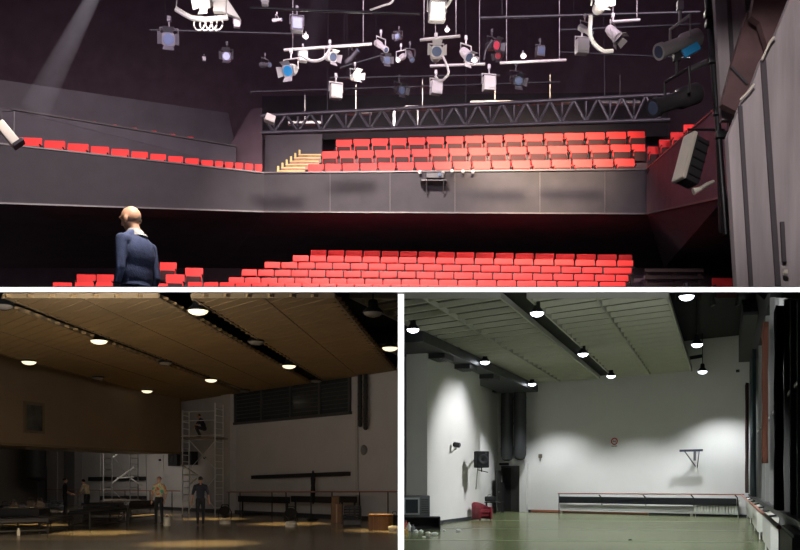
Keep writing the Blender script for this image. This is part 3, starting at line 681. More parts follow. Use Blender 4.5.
# ================================================================ LEFT HALL (lit by warm lamps)
M['lh_wall'] = mat('lh_wall', (.5,.48,.47), .85, var=.06, vscale=.6, bump=.1)
M['lh_ceil'] = mat('lh_ceil', (.27,.175,.075), .8, var=.1, vscale=1)
M['lh_ceil_edge'] = mat('lh_ceil_edge', (.2,.14,.07), .8)
M['lh_box'] = mat('lh_box', (.24,.165,.1), .45, var=.08, vscale=.8)
M['lh_floor'] = mat('lh_floor', (.2,.165,.115), .22, var=.15, vscale=.5, spec=.5)
M['lamp_warm'] = mat('lamp_warm', (1,.84,.58), .5, emit=1.35)
M['lamp_off'] = mat('lamp_off', (.25,.22,.18), .15, .3)
M['red_pipe'] = mat('red_pipe', (.35,.13,.08), .5)
M['scaf2'] = mat('scaffold_steel_dull', (.15,.15,.15), .4, .6)  # darker copy of the steel, shade of the far tower in its colour
M['scaf'] = mat('scaffold_steel', (.75,.75,.75), .4, .6)  # steel paled for the poorly lit tower, light put into its colour
M['scaf_bright'] = mat('galvanised_brace', (.5,.5,.48), .35, .5)
M['carton'] = mat('carton', (.17,.095,.055), .85, var=.15, vscale=5)
M['dark_glass'] = mat('dark_glass', (.03,.035,.04), .15)
M['lh_panel'] = mat('lh_panel', (.43,.41,.4), .8)
vL = V((.0944, 1, 0)); LB = Frame((-8.57, 45.6, 0), (.8556, -1, 0), (0,-1,0))
def lbu(x): return LB.uz(x, 482)[0]
def plane_pt(u0, dirx, fr):     # where the floor line X = u0 + dirx*d meets wall fr
    # fr: p0 + u t
    t = (u0+dirx*fr.p0.y-fr.p0.x)/(fr.u.x-dirx*fr.u.y); return V((fr.p0.x+fr.u.x*t, fr.p0.y+fr.u.y*t, 0))
mb = MB(); mb.prism([(-45,9.6,0), (-.03,9.6,0), (-.03,80,0), (-45,80,0)], (0,0,-.1)); struct(mb.build('floor', M['lh_floor']))
mb = MB(); u0 = lbu(45); u1 = LB.uz(399,482)[0]; mb.fbox(LB, u0, u1, 0, 6.83, -.2, 0); struct(mb.build('wall_back', M['lh_wall']))
cor = LB.pt(u0, 0)
LL = Frame(cor, -vL, (1,0,0))
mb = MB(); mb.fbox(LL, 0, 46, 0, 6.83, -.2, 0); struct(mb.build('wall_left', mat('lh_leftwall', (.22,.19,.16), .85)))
mb = MB(); mb.prism([(-45,25,6.75), (-.05,25,6.75), (-.05,80,6.75), (-45,80,6.75)], (0,0,.05)); struct(mb.build('ceiling', M['black_void']))
def slat_ceiling(uL, uR, rib, k, ud, fr, z, zf, sp, dmin, mats, marg=.25, fw=.07, fh=.1):
    """suspended slatted ceiling between two lines X = u + k*d, slats along ud"""
    ud = V(ud).normalized(); q0 = plane_pt(uL, k, fr)+fr.n*marg; 
    A = V((uL+k*q0.y, q0.y, 0)); A = plane_pt(uL, k, Frame(fr.p0+fr.n*marg, fr.u)); Bp = plane_pt(uR, k, Frame(fr.p0+fr.n*marg, fr.u))
    mb = MB(); mb.prism([V((uL+k*dmin,dmin,z)), V((uR+k*dmin,dmin,z)), V((Bp.x,Bp.y,z)), V((A.x,A.y,z))], (0,0,.04), len(mats)-1 if len(mats) > 2 else 0)
    T = (uR-uL)/(ud.x-k*ud.y)
    d = A.y-.05
    while d+0*T > dmin:
        t0, t1 = 0, T
        if d+ud.y*T < dmin: t1 = (dmin-d)/ud.y
        a = V((uL+k*d, d, z-fh/2)); 
        if t1 > .1: mb.bar(a+ud*t0, a+ud*t1, fw, fh, 0)
        d -= sp
    # edge strips
    for u in (uL, uR):
        e = plane_pt(u, k, Frame(fr.p0+fr.n*marg, fr.u)); a = V((u+k*dmin, dmin, z-fh/2)); mb.bar(a, V((e.x,e.y,z-fh/2)), .06, fh+.03, 1)
    xa_ = uL+k*dmin; xb_ = uR+k*dmin; mb.box(((xa_+xb_)/2, dmin-.01, z-fh/2-.01), (xb_-xa_, .05, fh+.03), None, 1)
    for r in rib:
        e = plane_pt(r, k, Frame(fr.p0+fr.n*marg, fr.u)); mb.bar(V((r+k*dmin, dmin, z-fh/2-.01)), V((e.x,e.y,z-fh/2-.01)), .04, fh, 1)
    return struct(mb.build('ceiling', mats))
for uL, uR, rb in ((-16.7,-12.0,[-14.2]), (-11.5,-7.8,[-9.7]), (-7.0,-3.6,[-5.3])):
    slat_ceiling(uL, uR, rb, .0944, (.8556,-1,0), LB, 6.05, 6.0, .55, 21.5, [M['lh_ceil'], M['lh_ceil_edge']], fw=.36, fh=.07)
# hanging brown box with a picture
bx0 = V((-15.9, 34.5, 0)); bx1 = V((-11.55, 47.4, 0)); BXF = Frame(bx1, bx0-bx1, (1,-.3,0)); BL = (bx0-bx1).length
mb = MB(); mb.fbox(BXF, 0, BL+8, 3.05, 6.7, -3.2, 0); struct(mb.build('wall_hanging_box', M['lh_box']))
mb = MB(); mb.fbox(BXF, 0, BL+8, 3.03, 3.12, -.1, .04); mb.fbox(BXF, 0, .1, 3.03, 6.7, -.1, .03); struct(mb.build('trim_6', M['lh_ceil_edge']))
a = BXF.uz(23, 420); b = BXF.uz(43.5, 420); zt = BXF.uz(33, 402)[1]; zb = BXF.uz(33, 433.5)[1]
t = thing('framed_picture', 'tall dark framed picture on the brown hanging box', 'picture', BXF.pt((a[0]+b[0])/2, zb, 0))
mb = MB(); u0_, u1_ = sorted((a[0], b[0]))
for q in ((u0_,u0_+.12,zb,zt),(u1_-.12,u1_,zb,zt),(u0_+.12,u1_-.12,zb,zb+.12),(u0_+.12,u1_-.12,zt-.12,zt)): mb.fbox(BXF, *q, .01, .07)
mb.build('frame', mat('frame_wood', (.16,.115,.07), .5), t)
mb = MB(); mb.fbox(BXF, u0_+.12, u1_-.12, zb+.12, zt-.12, .01, .04); mb.build('picture_sheet', mat('picture_dark', (.02,.022,.022), .4, c2=(.1,.1,.09), vscale=2.2), t)
# back wall window
wu0 = lbu(236.5); wu1 = lbu(351); zb_ = 4.55; zt_ = 6.2
mb = MB(); mb.fbox(LB, wu0, wu1, zb_, zt_, .005, .03); struct(mb.build('window_1', M['dark_glass']))
mb = MB(); mu = [lbu(x) for x in (236.5, 263, 292, 321, 351)]
for u_ in mu: mb.fbox(LB, u_-.07, u_+.07, zb_, zt_, .03, .12)
mb.fbox(LB, wu0-.08, wu1+.08, zb_-.12, zb_, 0, .16)
for k in range(4):
    for j in range(1, 9): mb.fbox(LB, mu[k]+.07, mu[k+1]-.07, zb_+j*.18, zb_+j*.18+.03, .03, .05)
struct(mb.build('window_1_frame', mat('win_frame_dark', (.05,.05,.05), .6)))
# pilaster, panels and conduit on the wall
mb = MB(); mb.fbox(LB, lbu(226), lbu(235.5), 0, 6.7, 0, .3); struct(mb.build('wall_pilaster', M['lh_wall']))
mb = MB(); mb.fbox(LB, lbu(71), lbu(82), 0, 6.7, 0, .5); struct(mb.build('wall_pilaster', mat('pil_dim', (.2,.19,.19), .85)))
mb = MB(); mb.fbox(LB, lbu(357), lbu(359), 0, 6, 0, .1); struct(mb.build('trim_7', M['lh_panel']))
for n_, (x0, x1, y0, y1) in enumerate(((46,58,452,508),(59.5,70,452,508),(84,101,452,500),(150,164,455,478))):
    mb = MB(); z0 = max(.1, LB.uz((x0+x1)/2, y1)[1]); z1 = LB.uz((x0+x1)/2, y0)[1]; mb.fbox(LB, lbu(x0), lbu(x1), z0, z1, 0, .06)
    tag(mb.build('wall_panel', M['lh_wall']), 'pale flat panel on the back wall under the brown box, %s from the left' % ORD[n_], 'wall panel', 'pale wall panels')
mb = MB(); mb.fbox(LB, lbu(46), u1, 0, .16, 0, .05); struct(mb.build('baseboard_back', mat('base_dark', (.03,.03,.035), .6)))
# lamps
def hall_lamp(x, y, z, m, label, group, r=.2, ecol=None, e=0, size=70, blend=.6, stem=.6):
    d = F*(z-EYE)/(HY-y); q = P(x, y, d); t = thing('ceiling_lamp', label, 'lamp', q, group)
    mb = MB(); mb.lathe([(r*.35,.34),(r*.45,.3),(r*.5,.16),(r*.95,.05),(r,0),(r*.97,0),(r*.9,.05),(r*.45,.15)], q, (0,0,1), 24); mb.build('housing', M['black_metal'], t, True)
    mb = MB(); mb.lathe([(r*.95,.012),(r*.85,-.04),(r*.6,-.08),(r*.3,-.1)], q, (0,0,1), 24); mb.build('lens', M[m], t, True)
    zt = min(SL(d,292.5)-.03, 6.75 if x < 670 else 8.0); mb = MB(); mb.tube(q+V((0,0,.33)), V((q.x, q.y, max(zt, q.z+.36))), .018, seg=6); mb.build('stem', M['black_metal'], t)
    if e: spot('lamp_light', q-V((0,0,.22)), q-V((0,0,5)), e, ecol, size, blend, .1)
    return q
LW = (1,.7,.3)
LLAMPS = [(29,362,1,'leftmost lit lamp, before the brown box'),(98,378,0,'unlit lamp nearest the top of the brown box'),(147,391,1,'lit lamp at the far end of the left lamp line'),
 (99,341,1,'lit lamp nearest on the second lamp line from the left'),(165,363,0,'unlit lamp in the middle of the second lamp line'),(211,380,1,'lit lamp farther along the second lamp line'),(245,391,0,'unlit lamp at the far end of the second lamp line'),
 (198,311,1,'largest lit lamp, top of the third lamp line'),(256,342,0,'unlit lamp in the middle of the third lamp line'),(289,366,1,'lit lamp farther along the third lamp line'),(316,381,0,'unlit lamp at the far end of the third lamp line'),
 (373,313,0,'large unlit lamp near the top right'),(390,348,1,'lit lamp at the right edge beside the white divider'),(3,306,0,'unlit lamp cut by the left edge')]
for x, y, on, lab in LLAMPS:
    hall_lamp(x, y, 5.92, 'lamp_warm' if on else 'lamp_off', lab+' in the dim hall', 'ceiling lamps of the dim hall', .27, LW, 3000 if on else 0, 36, 1.0)
# barre, benches, boards
def barre(fr, x0, y0, x1, y1, off, posts, label, m='red_pipe', r=.03):
    a = fr.pt(*fr.uz(x0, y0, off), off); b = fr.pt(*fr.uz(x1, y1, off), off)
    t = thing('ballet_barre', label, 'barre', V((a.x, a.y, 0)))
    mb = MB(); mb.tube(a, b, r); mb.build('rail', M[m], t, True)
    for x in posts:
        u_, z_ = fr.uz(x, y0+(y1-y0)*(x-x0)/(x1-x0), off); mb = MB(); q = fr.pt(u_, z_, off); mb.tube(q, (q.x, q.y, 0), .025, seg=8); mb.box((q.x,q.y,.01), (.14,.14,.02)); mb.build('post', M['black_metal'], t)
    return t
barre(LB, 227, 492, 397.4, 491.6, .9, (229, 240, 272, 286, 311, 332, 359.5, 388), 'long red ballet barre on thin posts along the dim hall\'s back wall')
barre(LB, 46, 489.5, 180, 491, .9, (56, 78, 100, 125, 150, 172), 'ballet barre under the brown box, left part of the dim hall')
for n_, (x0, x1, lab) in enumerate(((239,290,'left of three'),(292,337,'middle of three'),(338.5,357,'right of three'))):
    z1 = LB.uz((x0+x1)/2, 496.3, .5)[1]; z0 = LB.uz((x0+x1)/2, 502.6, .5)[1]
    mb = MB(); mb.fbox(LB, LB.uz(x0,490,.5)[0], LB.uz(x1,490,.5)[0], z0, z1, .5, .56)
    for x in (x0+3, x1-3): u_ = LB.uz(x,490,.5)[0]; mb.fbox(LB, u_-.03, u_+.03, 0, z1-.02, .44, .5)
    tag(mb.build('barre_board', M['black']), 'long black board below the red barre in the dim hall, '+lab, 'board', 'black boards below the barre')
def wall_beam(fr, x0, y0a, y0b, x1, y1a, y1b, off, th, m, name, label, cat):
    pa = [fr.pt(*fr.uz(x0,y0a,off),off), fr.pt(*fr.uz(x1,y1a,off),off), fr.pt(*fr.uz(x1,y1b,off),off), fr.pt(*fr.uz(x0,y0b,off),off)]
    mb = MB(); mb.prism(pa, fr.n*-th); return tag(mb.build(name, M[m] if isinstance(m, str) else m), label, cat)
wall_beam(LB, 251,475.5,479, 345,471.5,475.8, .3, .3, 'black', 'wall_beam', 'long black beam fixed on the back wall under the dim hall\'s window', 'beam')
wall_beam(LB, 88,477,481, 142,476.5,480.5, .3, .3, 'black', 'wall_beam', 'black beam on the wall behind the far scaffold tower', 'beam')
wall_beam(LB, 100,496,500, 142,496,500, .3, .3, 'black', 'barre_board', 'black board low behind the far scaffold tower', 'board')
mb = MB(); q = LB.pt(*LB.uz(313,477,.6), .6); b = LB.pt(*LB.uz(314.5,504,.6), .6)
mb.lathe([(.03,0),(.07,.15),(.11,.5),(.09,.8),(.11,1.1),(.03,1.45)], V((q.x, q.y, b.z)), (0,0,1), 12); mb.path([q, q+V((0,0,.15))], .02); tag(mb.build('hanging_coat', dkcloth, smooth=True), 'black coat hanging over the barre below the wall beam', 'coat')
# pipes hanging on the wall, disc, boxes
for n_, (x, yt, yb) in enumerate(((360,372,427),(365.5,370,430))):
    mb = MB(); u_, zb2 = LB.uz(x, yb, .3); zt2 = 6.6; mb.lathe([(.05,0),(.09,.06),(.09,zt2-zb2)], LB.pt(u_, zb2, .3), (0,0,1), 16)
    for k in range(5): mb.lathe([(.1,0),(.1,.08)], LB.pt(u_, zb2+.3+k*.5, .3), (0,0,1), 16)
    tag(mb.build('air_duct', M['black'], smooth=True), 'black round duct hanging down the dim hall\'s wall, '+('left and shorter','right and longer')[n_], 'duct', 'wall ducts of the dim hall')
mb = MB(); q = LB.pt(*LB.uz(364.5,450,.02), .02); mb.lathe([(.2,0),(.22,.04),(.16,.07)], q, LB.n, 20); tag(mb.build('wall_disc', mat('disc_grey', (.2,.19,.19), .6)), 'round grey disc on the wall below the black ducts', 'wall disc')
for n_, (x0,x1,y0,y1) in enumerate(((168,177,453,466),(180,191,452,465))):
    off = .5; z0 = LB.uz(x0,y1,off)[1]; z1 = LB.uz(x0,y0,off)[1]; t = thing('wall_speaker', ('left','right')[n_]+' black speaker box high on the wall by the scaffold', 'speaker', LB.pt(LB.uz(x0,y1,off)[0], z0, off), 'black speakers by the scaffold')
    mb = MB(); mb.fbox(LB, LB.uz(x0,y0,off)[0], LB.uz(x1,y0,off)[0], z0, z1, .1, off); mb.build('cabinet', M['black'], t)
    um = LB.uz((x0+x1)/2,y0,off)[0]; mb = MB(); mb.lathe([(.2,0),(.2,.03),(.12,.02)], LB.pt(um, (z0+z1)/2, off), LB.n, 16); mb.build('cone', M['fix_dark'], t)
    mb = MB(); mb.fbox(LB, um-.05, um+.05, z0+.2, z1-.2, 0, .1); mb.build('bracket', M['black_metal'], t)
for n_, (x, y) in enumerate(((161,460),(206,458),(69,467))):
    u_, z_ = LB.uz(x,y); mb = MB(); mb.fbox(LB, u_-.1, u_+.12, z_-.06, z_+.06, .06, .1); mb.fbox(LB, u_-.06, u_+.08, z_-.03, z_+.03, .1, .13); tag(mb.build('wall_socket', M['fix_dark']), 'small dark fitting on the dim hall\'s wall, '+('left of the scaffold','inside the scaffold','under the brown box')[n_], 'wall fitting')
# duct at far left
q = plane_pt(-99, 0, LB) if False else V((0,0,0))
mb = MB(); a = P(36,452,57); mb.lathe([(.25,0),(.62,.2),(.62,3.6)], V((a.x,57,P(36,490,57).z+.6)), (0,0,1), 16)
tag(mb.build('air_duct', M['black'], smooth=True), 'thick black duct hanging in the far left corner', 'duct')
mb = MB(); a = P(38,505,58); b = P(45,505,58); mb.fbox(Frame(V((a.x,58,0)),(1,0,0),(0,-1,0)), 0, b.x-a.x, 0, 2.6, -.3, 0); tag(mb.build('cupboard', M['black']), 'tall black cupboard in the far left corner below the duct', 'cupboard')
# scaffolds
def scaffold(d, xl, xr, y_top, y_base, plat, label, ladders, rails, braces, bright, m='scaf'):
    g = P(0,y_base,d).z
    t = thing('scaffold_tower', label, 'scaffold', V((P((xl+xr)/2,0,d).x, d, 0)))
    def Z(y): return max(0, P(0,y,d).z)
    for xa, xb, yt in ladders:
        mb = MB(); A = P(xa,0,d).x; B_ = P(xb,0,d+1).x
        mb.tube((A,d,0), (A,d,Z(yt)), .03, seg=8); mb.tube((B_,d+1,0), (B_,d+1,Z(yt)), .03, seg=8); n = int(Z(yt)/.32)
        for k in range(1, n+1): mb.tube((A,d,k*.32), (B_,d+1,k*.32), .02, seg=6)
        mb.build('ladder_frame', M[m], t)
    for k, (x0,y0,x1,y1) in enumerate(rails): mb = MB(); mb.tube(P(x0,y0,d), P(x1,y1,d), .022, seg=6); mb.build('guard_rail', M[m], t)
    for k, (x0,y0,x1,y1) in enumerate(braces): mb = MB(); mb.tube(P(x0,y0,d+.05), P(x1,y1,d+.05), .018, seg=6); mb.build('brace', M[m], t)
    for k, (x0,y0,x1,y1) in enumerate(bright): mb = MB(); mb.tube(P(x0,y0,d-.06), P(x1,y1,d-.06), .04, seg=6); o = mb.build('bright_brace', M['scaf_bright'], t); o['label'] = 'shiny galvanised brace'
    if plat:
        x0, x1, y = plat; a = P(x0,y,d); b = P(x1,y,d); mb = MB(); mb.box(((a.x+b.x)/2, d+.5, a.z), (b.x-a.x, 1.0, .07)); mb.build('platform', mat('plank', (.16,.13,.1), .8), t)
    return t
SD = 43.5
scaffold(SD, 182, 222, 403, 515, (181,224,438), 'tall grey scaffold tower with a platform by the back wall', [(182.5,189,410),(215,223,403)],
   [(182.5,412,216,411),(182.5,421,216,420),(181,436.5,224,434.5)], [(189,440,216,470),(216,440,189,470),(189,476,216,510),(216,476,189,510)], [(181,465,196,474),(184,475,198,475),(190,484,197,478)])
scaffold(49, 103, 142, 440, 511, (103,141,500), 'lower scaffold behind the people, under the brown box', [(103.5,112,440),(130,138,440)],
   [(103,489,141,489)], [(112,455,131,480),(112,490,131,508),(146,455,147,508)], [(112,483,134,467),(117,478,134,477),(131,478.5,142,486),(113,457,119,453)], m='scaf2')
# stage rostra
def rostrum(pts, h, th, label, legs, lower=None, top=True):
    """pts: 4 floor corners"""
    t = thing('stage_riser', label, 'platform', pts[0], 'black stage risers')
    mb = MB()
    if top:
        mb.prism([p+V((0,0,h-th)) for p in pts], (0,0,th)); mb.build('deck', M['black'], t)
    mb = MB(); hz = h-th if top else h
    for i in range(4): mb.bar(pts[i]+V((0,0,hz-.03)), pts[(i+1)%4]+V((0,0,hz-.03)), .05); mb.bar(pts[i]+V((0,0,.12)), pts[(i+1)%4]+V((0,0,.12)), .04)
    mb.build('frame', M['black_metal'], t)
    for i in range(4):
        mb = MB(); mb.bar(pts[i], pts[i]+V((0,0,hz)), .05); mb.build('leg', M['black_metal'], t)
    return t
a = FL(-12,536); b = FL(48,534); c = b+V((-.1,2.3,0)); e = a+V((-.1,2.3,0)); rostrum([a,b,c,e], .48, .05, 'nearest black stage riser at the far left, lower step', 4)
a = FL(-12,529.2); b = FL(39,529.2); rostrum([a,b,b+V((-.4,2,0)),a+V((-.4,2,0))], .66, .2, 'thick-topped black stage riser at the far left, upper step', 4)
a = FL(69,529.5); b = FL(91,529.5); c = FL(126,524); d_ = FL(108,522.5)
rostrum([FL(69,529), FL(90,530.5), FL(127,525), FL(110,521.5)], .62, .06, 'black stage riser on a tube frame before the standing pair', 4)
rostrum([FL(83,521), FL(119,521), FL(124,517), FL(90,517)], .66, .28, 'thick-topped black stage riser behind the tube-framed one', 4)
rostrum([FL(129,521.5), FL(156,518), FL(156,515.5), FL(131,517.5)], .72, .2, 'black stage riser leading toward the man in the tie-dye shirt', 4)
# people of the dim hall
g = FL(65, 515.5); person((g.x,g.y,0), math.radians(-60), dict(hl=(-.2,.25,1.0), hr=(.22,.28,1.02), er=(.26,.02,1.13)), dict(mats=[skin_dim,dkcloth,dkcloth,shoe], sleeve=.4), 'person in black clothes standing left, facing the bending one', hairm)
g = FL(86, 516); person((g.x+.05,g.y,.0), math.radians(75), dict(head=(0,.2,1.58), neck=(0,.13,1.45), chest=(0,.06,1.27), waist=(0,0,1.08), sl=(-.19,.1,1.38), sr=(.19,.1,1.38), el=(-.22,.22,1.12), er=(.22,.22,1.12), hl=(-.15,.45,1.02), hr=(.15,.45,1.02)), dict(mats=[skin_dim,palecloth,dkcloth,shoe], sleeve=.4), 'person in a pale shirt leaning forward, hands held out', hairm)
g = FL(159, 524.5); person((g.x,g.y,0), math.radians(170), dict(look=(.1,1,-.15), el=(-.27,-.03,1.13), er=(.27,-.03,1.13)), dict(mats=[skin_dim,tie_dye(),dkcloth,shoe], sleeve=.4), 'person in a colourful tie-dye shirt and black trousers facing forward', hairm)
g = FL(200.5, 525.5); person((g.x,g.y,0), math.radians(15), dict(kr=(.1,.08,.5), ar=(.1,.12,.08), al=(-.1,-.12,.09), hr=(.3,.02,.88), hl=(-.3,.02,.88), er=(.28,-.03,1.13), el=(-.28,-.03,1.13)), dict(mats=[skin_dim,tee,dkcloth,shoe], sleeve=.4), 'person in a dark tee shirt seen from behind, walking away', hairm)
zp = P(200,437.5,SD).z+.035
q = P(200,437,SD)
person((q.x,SD+.45,zp), math.radians(115), dict(hip=(0,-.12,.42), waist=(0,-.08,.56), chest=(0,.02,.72), neck=(0,.1,.9), head=(0,.16,1.02), sl=(-.18,.07,.84), sr=(.18,.07,.84), el=(-.26,.22,.64), er=(.26,.22,.64), hl=(-.12,.36,.5), hr=(.14,.36,.5),
      kl=(-.18,.32,.5), kr=(.18,.3,.52), al=(-.14,.1,.08), ar=(.15,.08,.08)), dict(mats=[skin_dim,dkcloth,dkcloth,shoe], sleeve=.4), 'person in dark clothes crouching on the scaffold platform', hairm)
# floor lamps / spots on the floor
for n_, (x, y, lab) in enumerate(((225,524,'left one, near the walking person'),(291,527,'right one, below the long barre'))):
    q = FL(x, y); t = thing('floor_spotlight', 'black floor spotlight with a pale foot, '+lab, 'spotlight', q, 'spotlights on the hall floor')
    mb = MB(); mb.lathe([(.2,0),(.22,.12),(.16,.2)], q, (0,0,1), 16); mb.build('foot', M['cream_metal'], t)
    mb = MB(); mb.lathe([(.1,-.16),(.16,-.12),(.19,.12),(.2,.16)], q+V((0,0,.42)), (0,-.8,.5), 16); mb.build('body', M['black_metal'], t, True)
    mb = MB(); mb.path([q+V((-.23,0,.2)), q+V((-.24,0,.45)), q+V((-.1,0,.72)), q+V((.1,0,.72)), q+V((.24,0,.45)), q+V((.23,0,.2))], .02); mb.build('yoke', M['black_metal'], t)
q = FL(167,526); mb = MB(); mb.lathe([(.12,0),(.13,.02),(.12,.3),(.1,.32)], q, (0,0,1), 14); mb.path([q+V((-.12,0,.3)), q+V((0,0,.42)), q+V((.12,0,.3))], .012); tag(mb.build('bucket', M['cream_metal']), 'small white bucket right of the person in the tie-dye shirt', 'bucket')
q = FL(18.5,535.5); mb = MB(); mb.lathe([(.04,0),(.045,.02),(.045,.15),(.025,.19),(.025,.22)], q+V((0,0,0)), (0,0,1), 12); tag(mb.build('bottle', M['cream_metal']), 'pale bottle standing under the far left riser', 'bottle')
q = FL(32,513); mb = MB(); mb.lathe([(.12,0),(.13,.02),(.1,.3)], q, (0,0,1), 12); tag(mb.build('cup', M['cream_metal']), 'small pale pot on the floor beyond the far left risers', 'pot')
# cardboard box, crate, round wooden box, bags
a = FL(331,523); b = FL(341.5,523.5); w_ = b.x-a.x
t = thing('cardboard_box', 'tall brown cardboard box on the floor beneath the barre', 'box', (a+b)/2)
mb = MB(); mb.rbox(((a.x+b.x)/2,a.y+.25,.36), (w_,.5,.72), .01); mb.rbox((a.x+.16,a.y+.25,.87), (.3,.45,.3), .01); mb.build('carton', M['carton'], t)
mb = MB(); mb.box(((a.x+b.x)/2,a.y-.003,.36), (.06,.004,.72)); mb.build('tape', mat('tape', (.36,.24,.13), .4), t)
a = FL(344,526); b = FL(360,526.5); t = thing('crate', 'black slatted crate with a pale base right of the cardboard box', 'crate', (a+b)/2)
mb = MB(); cx_ = (a.x+b.x)/2; w_ = b.x-a.x
for k in range(5): mb.box((cx_,a.y,.28+k*.1), (w_,.03,.06)); mb.box((cx_,a.y+.5,.28+k*.1), (w_,.03,.06))
for s in (-1,1): mb.box((cx_+s*w_/2,a.y+.25,.45), (.03,.5,.42)); mb.box((cx_+s*w_*.17,a.y-.02,.45), (.04,.02,.42))
mb.build('slat', M['black_metal'], t); mb = MB(); mb.rbox((cx_,a.y+.25,.12), (w_*1.02,.52,.2), .02)
mb.build('base', M['fix_grey'], t)
q = FL(380.5,530.5); t = thing('round_wooden_box', 'round brown wooden drum with a lid near the white divider', 'drum', q+V((0,.4,0)))
mb = MB(); mb.lathe([(.38,0),(.39,.03),(.39,.44),(.38,.46)], q+V((0,.45,0)), (0,0,1), 28)
for k in range(14): a_ = k*math.pi/7; mb.box(q+V((0,.45,.23))+V((math.cos(a_),math.sin(a_),0))*.392, (.03,.03,.44), Matrix.Rotation(a_,3,'Z'))
mb.build('drum_body', M['carton'], t); mb = MB(); mb.lathe([(.41,.46),(.41,.5),(.38,.52)], q+V((0,.45,0)), (0,0,1), 28); mb.build('lid', M['carton'], t)
def bag(q, w_, d_, h_, m, lab, cat='bag', handle=True):
    mb = MB(); bm = bmesh.new(); bmesh.ops.create_icosphere(bm, subdivisions=3, radius=1)
    for v_ in bm.verts:
        s = 1+.12*math.sin(v_.co.x*5+q.x*3)+.1*math.cos(v_.co.z*6+q.y)
        v_.co = V((v_.co.x*w_/2*s, v_.co.y*d_/2*s, max(-.8, v_.co.z)*h_/2))
    mb.frombm(bm, q+V((0,d_/2,h_*.4)))
    if handle: mb.path([q+V((-.3*w_,d_/2,h_*.75)), q+V((-.2*w_,d_/2,h_*1.1)), q+V((.2*w_,d_/2,h_*1.1)), q+V((.3*w_,d_/2,h_*.75))], .02, seg=6)
    return tag(mb.build('bag', m, smooth=True), lab, cat)
bag(FL(365,519), .55,.4,.8, dkcloth, 'black bag standing upright between crate and wooden drum')
bag(FL(377,519), .5,.4,.45, dkcloth, 'low black bag behind the wooden drum, left one')
bag(FL(390,519), .5,.4,.45, dkcloth, 'low black bag behind the wooden drum, right one')
bag(FL(394.5,524.5), .32,.3,.42, dkcloth, 'black bundle beside the white divider')
bag(FL(250,515), 1.1,.4,.2, dkcloth, 'flat dark bundle on the floor beneath the barre', handle=False)
bag(FL(312,521), .5,.3,.14, dkcloth, 'thin dark cloth on the floor below the barre', 'cloth', False)
q = FL(394,531); mb = MB(); mb.lathe([(.16,0),(.2,.1),(.18,.16)], q, (0,0,1), 14); tag(mb.build('pot', M['cream_metal']), 'pale shallow pot on the floor by the white divider', 'pot')
for n_, (x, y, w_, h_, m_) in enumerate(((3,512.5,.6,.5,0),(12,510,.55,.5,1),(21,512,.5,.45,0),(29,509,.6,.6,1),(38,510.5,.5,.6,1),(46,509,.5,.45,0),(53,509.5,.7,.4,0),(59,510.5,.5,.45,0))):
    bag(FL(x,y), w_, .5, h_, (dkcloth, mat('bag_brown', (.09,.06,.04), .9))[m_], ('black','brown')[m_]+' bag in the far left floor pile, '+ORD[n_]+' from the left')
# rail across floor cable
mb = MB(); mb.path([FL(40,534,.02),FL(52,531.5,.02),FL(66,529.5,.02)], .03); tag(mb.build('floor_cable', M['black']), 'black cable lying between the left risers', 'cable')
# unseen fill lamps added to lift the dim hall and its back wall
area('work_light', (-7,18,5.0), (-10,44,3), 360, (1,.94,.9), 3, 1)
area('bounce_light', (-9,24,.9), (-9,36,6.3), 60, (1,.78,.5), 4, 2)  # added lamp standing in for light off the floor
area('work_light', (-17,46,2.9), (-19,60,1.4), 120, (1,.9,.8), 3, .6)
# ================================================================ RIGHT HALL (white lamps)
M['rh_wall'] = mat('rh_wall', (.69,.67,.655), .8, var=.03, vscale=.8, bump=.12, bscale=12)
M['rh_ceil'] = mat('rh_ceil', (.6,.6,.48), .8)
M['rh_edge'] = mat('rh_edge', (.42,.41,.36), .7)
M['rh_floor'] = mat('rh_floor', (.14,.16,.07), .2, var=.1, vscale=.7)
M['lamp_cool'] = mat('lamp_cool', (.88,.93,1), .5, emit=9)
M['rad'] = mat('radiator_white', (.62,.62,.56), .5)
M['duct'] = mat('duct_dark', (.022,.023,.026), .45, bump=.3, bscale=8)
M['door_dark'] = mat('door_dark', (.03,.028,.027), .5)
k = .363; RB = Frame((6.91,47.1,0), (8.43,-7.07,0), (0,-1,0)); vR = V((k,1,0)).normalized()
def rbu(x, off=0): return RB.uz(x, 482, off)[0]
mb = MB(); mb.prism([(.05,9.6,0), (24,9.6,0), (24,60,0), (.05,60,0)], (0,0,-.1)); struct(mb.build('floor', M['rh_floor']))
# white court lines: strips of floor paint parallel to the back wall
mb = MB()
for y0, y1, xa, xb in ((520.5,522,470,750),(528.3,531,420,768),(539.8,542.5,404,790)):
    a = FL(xa,y0); b = FL(xb,y1); u_ = (b-a).normalized(); n_ = V((u_.y,-u_.x,0))*.035
    mb.prism([a-n_+V((0,0,.004)), b-n_+V((0,0,.004)), b+n_+V((0,0,.004)), a+n_+V((0,0,.004))], (0,0,.004))
struct(mb.build('floor_line', mat('court_line', (.38,.4,.32), .4)))
ul = rbu(497.5); ur = rbu(749.5)
mb = MB(); us = rbu(669); mb.fbox(RB, ul, us, 0, 6.83, -.2, 0); mb.fbox(RB, us, ur+.4, 0, 8.12, -.2, 0); struct(mb.build('wall_back', M['rh_wall']))
mb = MB(); mb.prism([(31.2*XR+.08,31.2,8.12), (24,31.2,8.12), (24,58,8.12), (58*XR+.08,58,8.12)], (0,0,.05)); struct(mb.build('ceiling', M['black_void']))
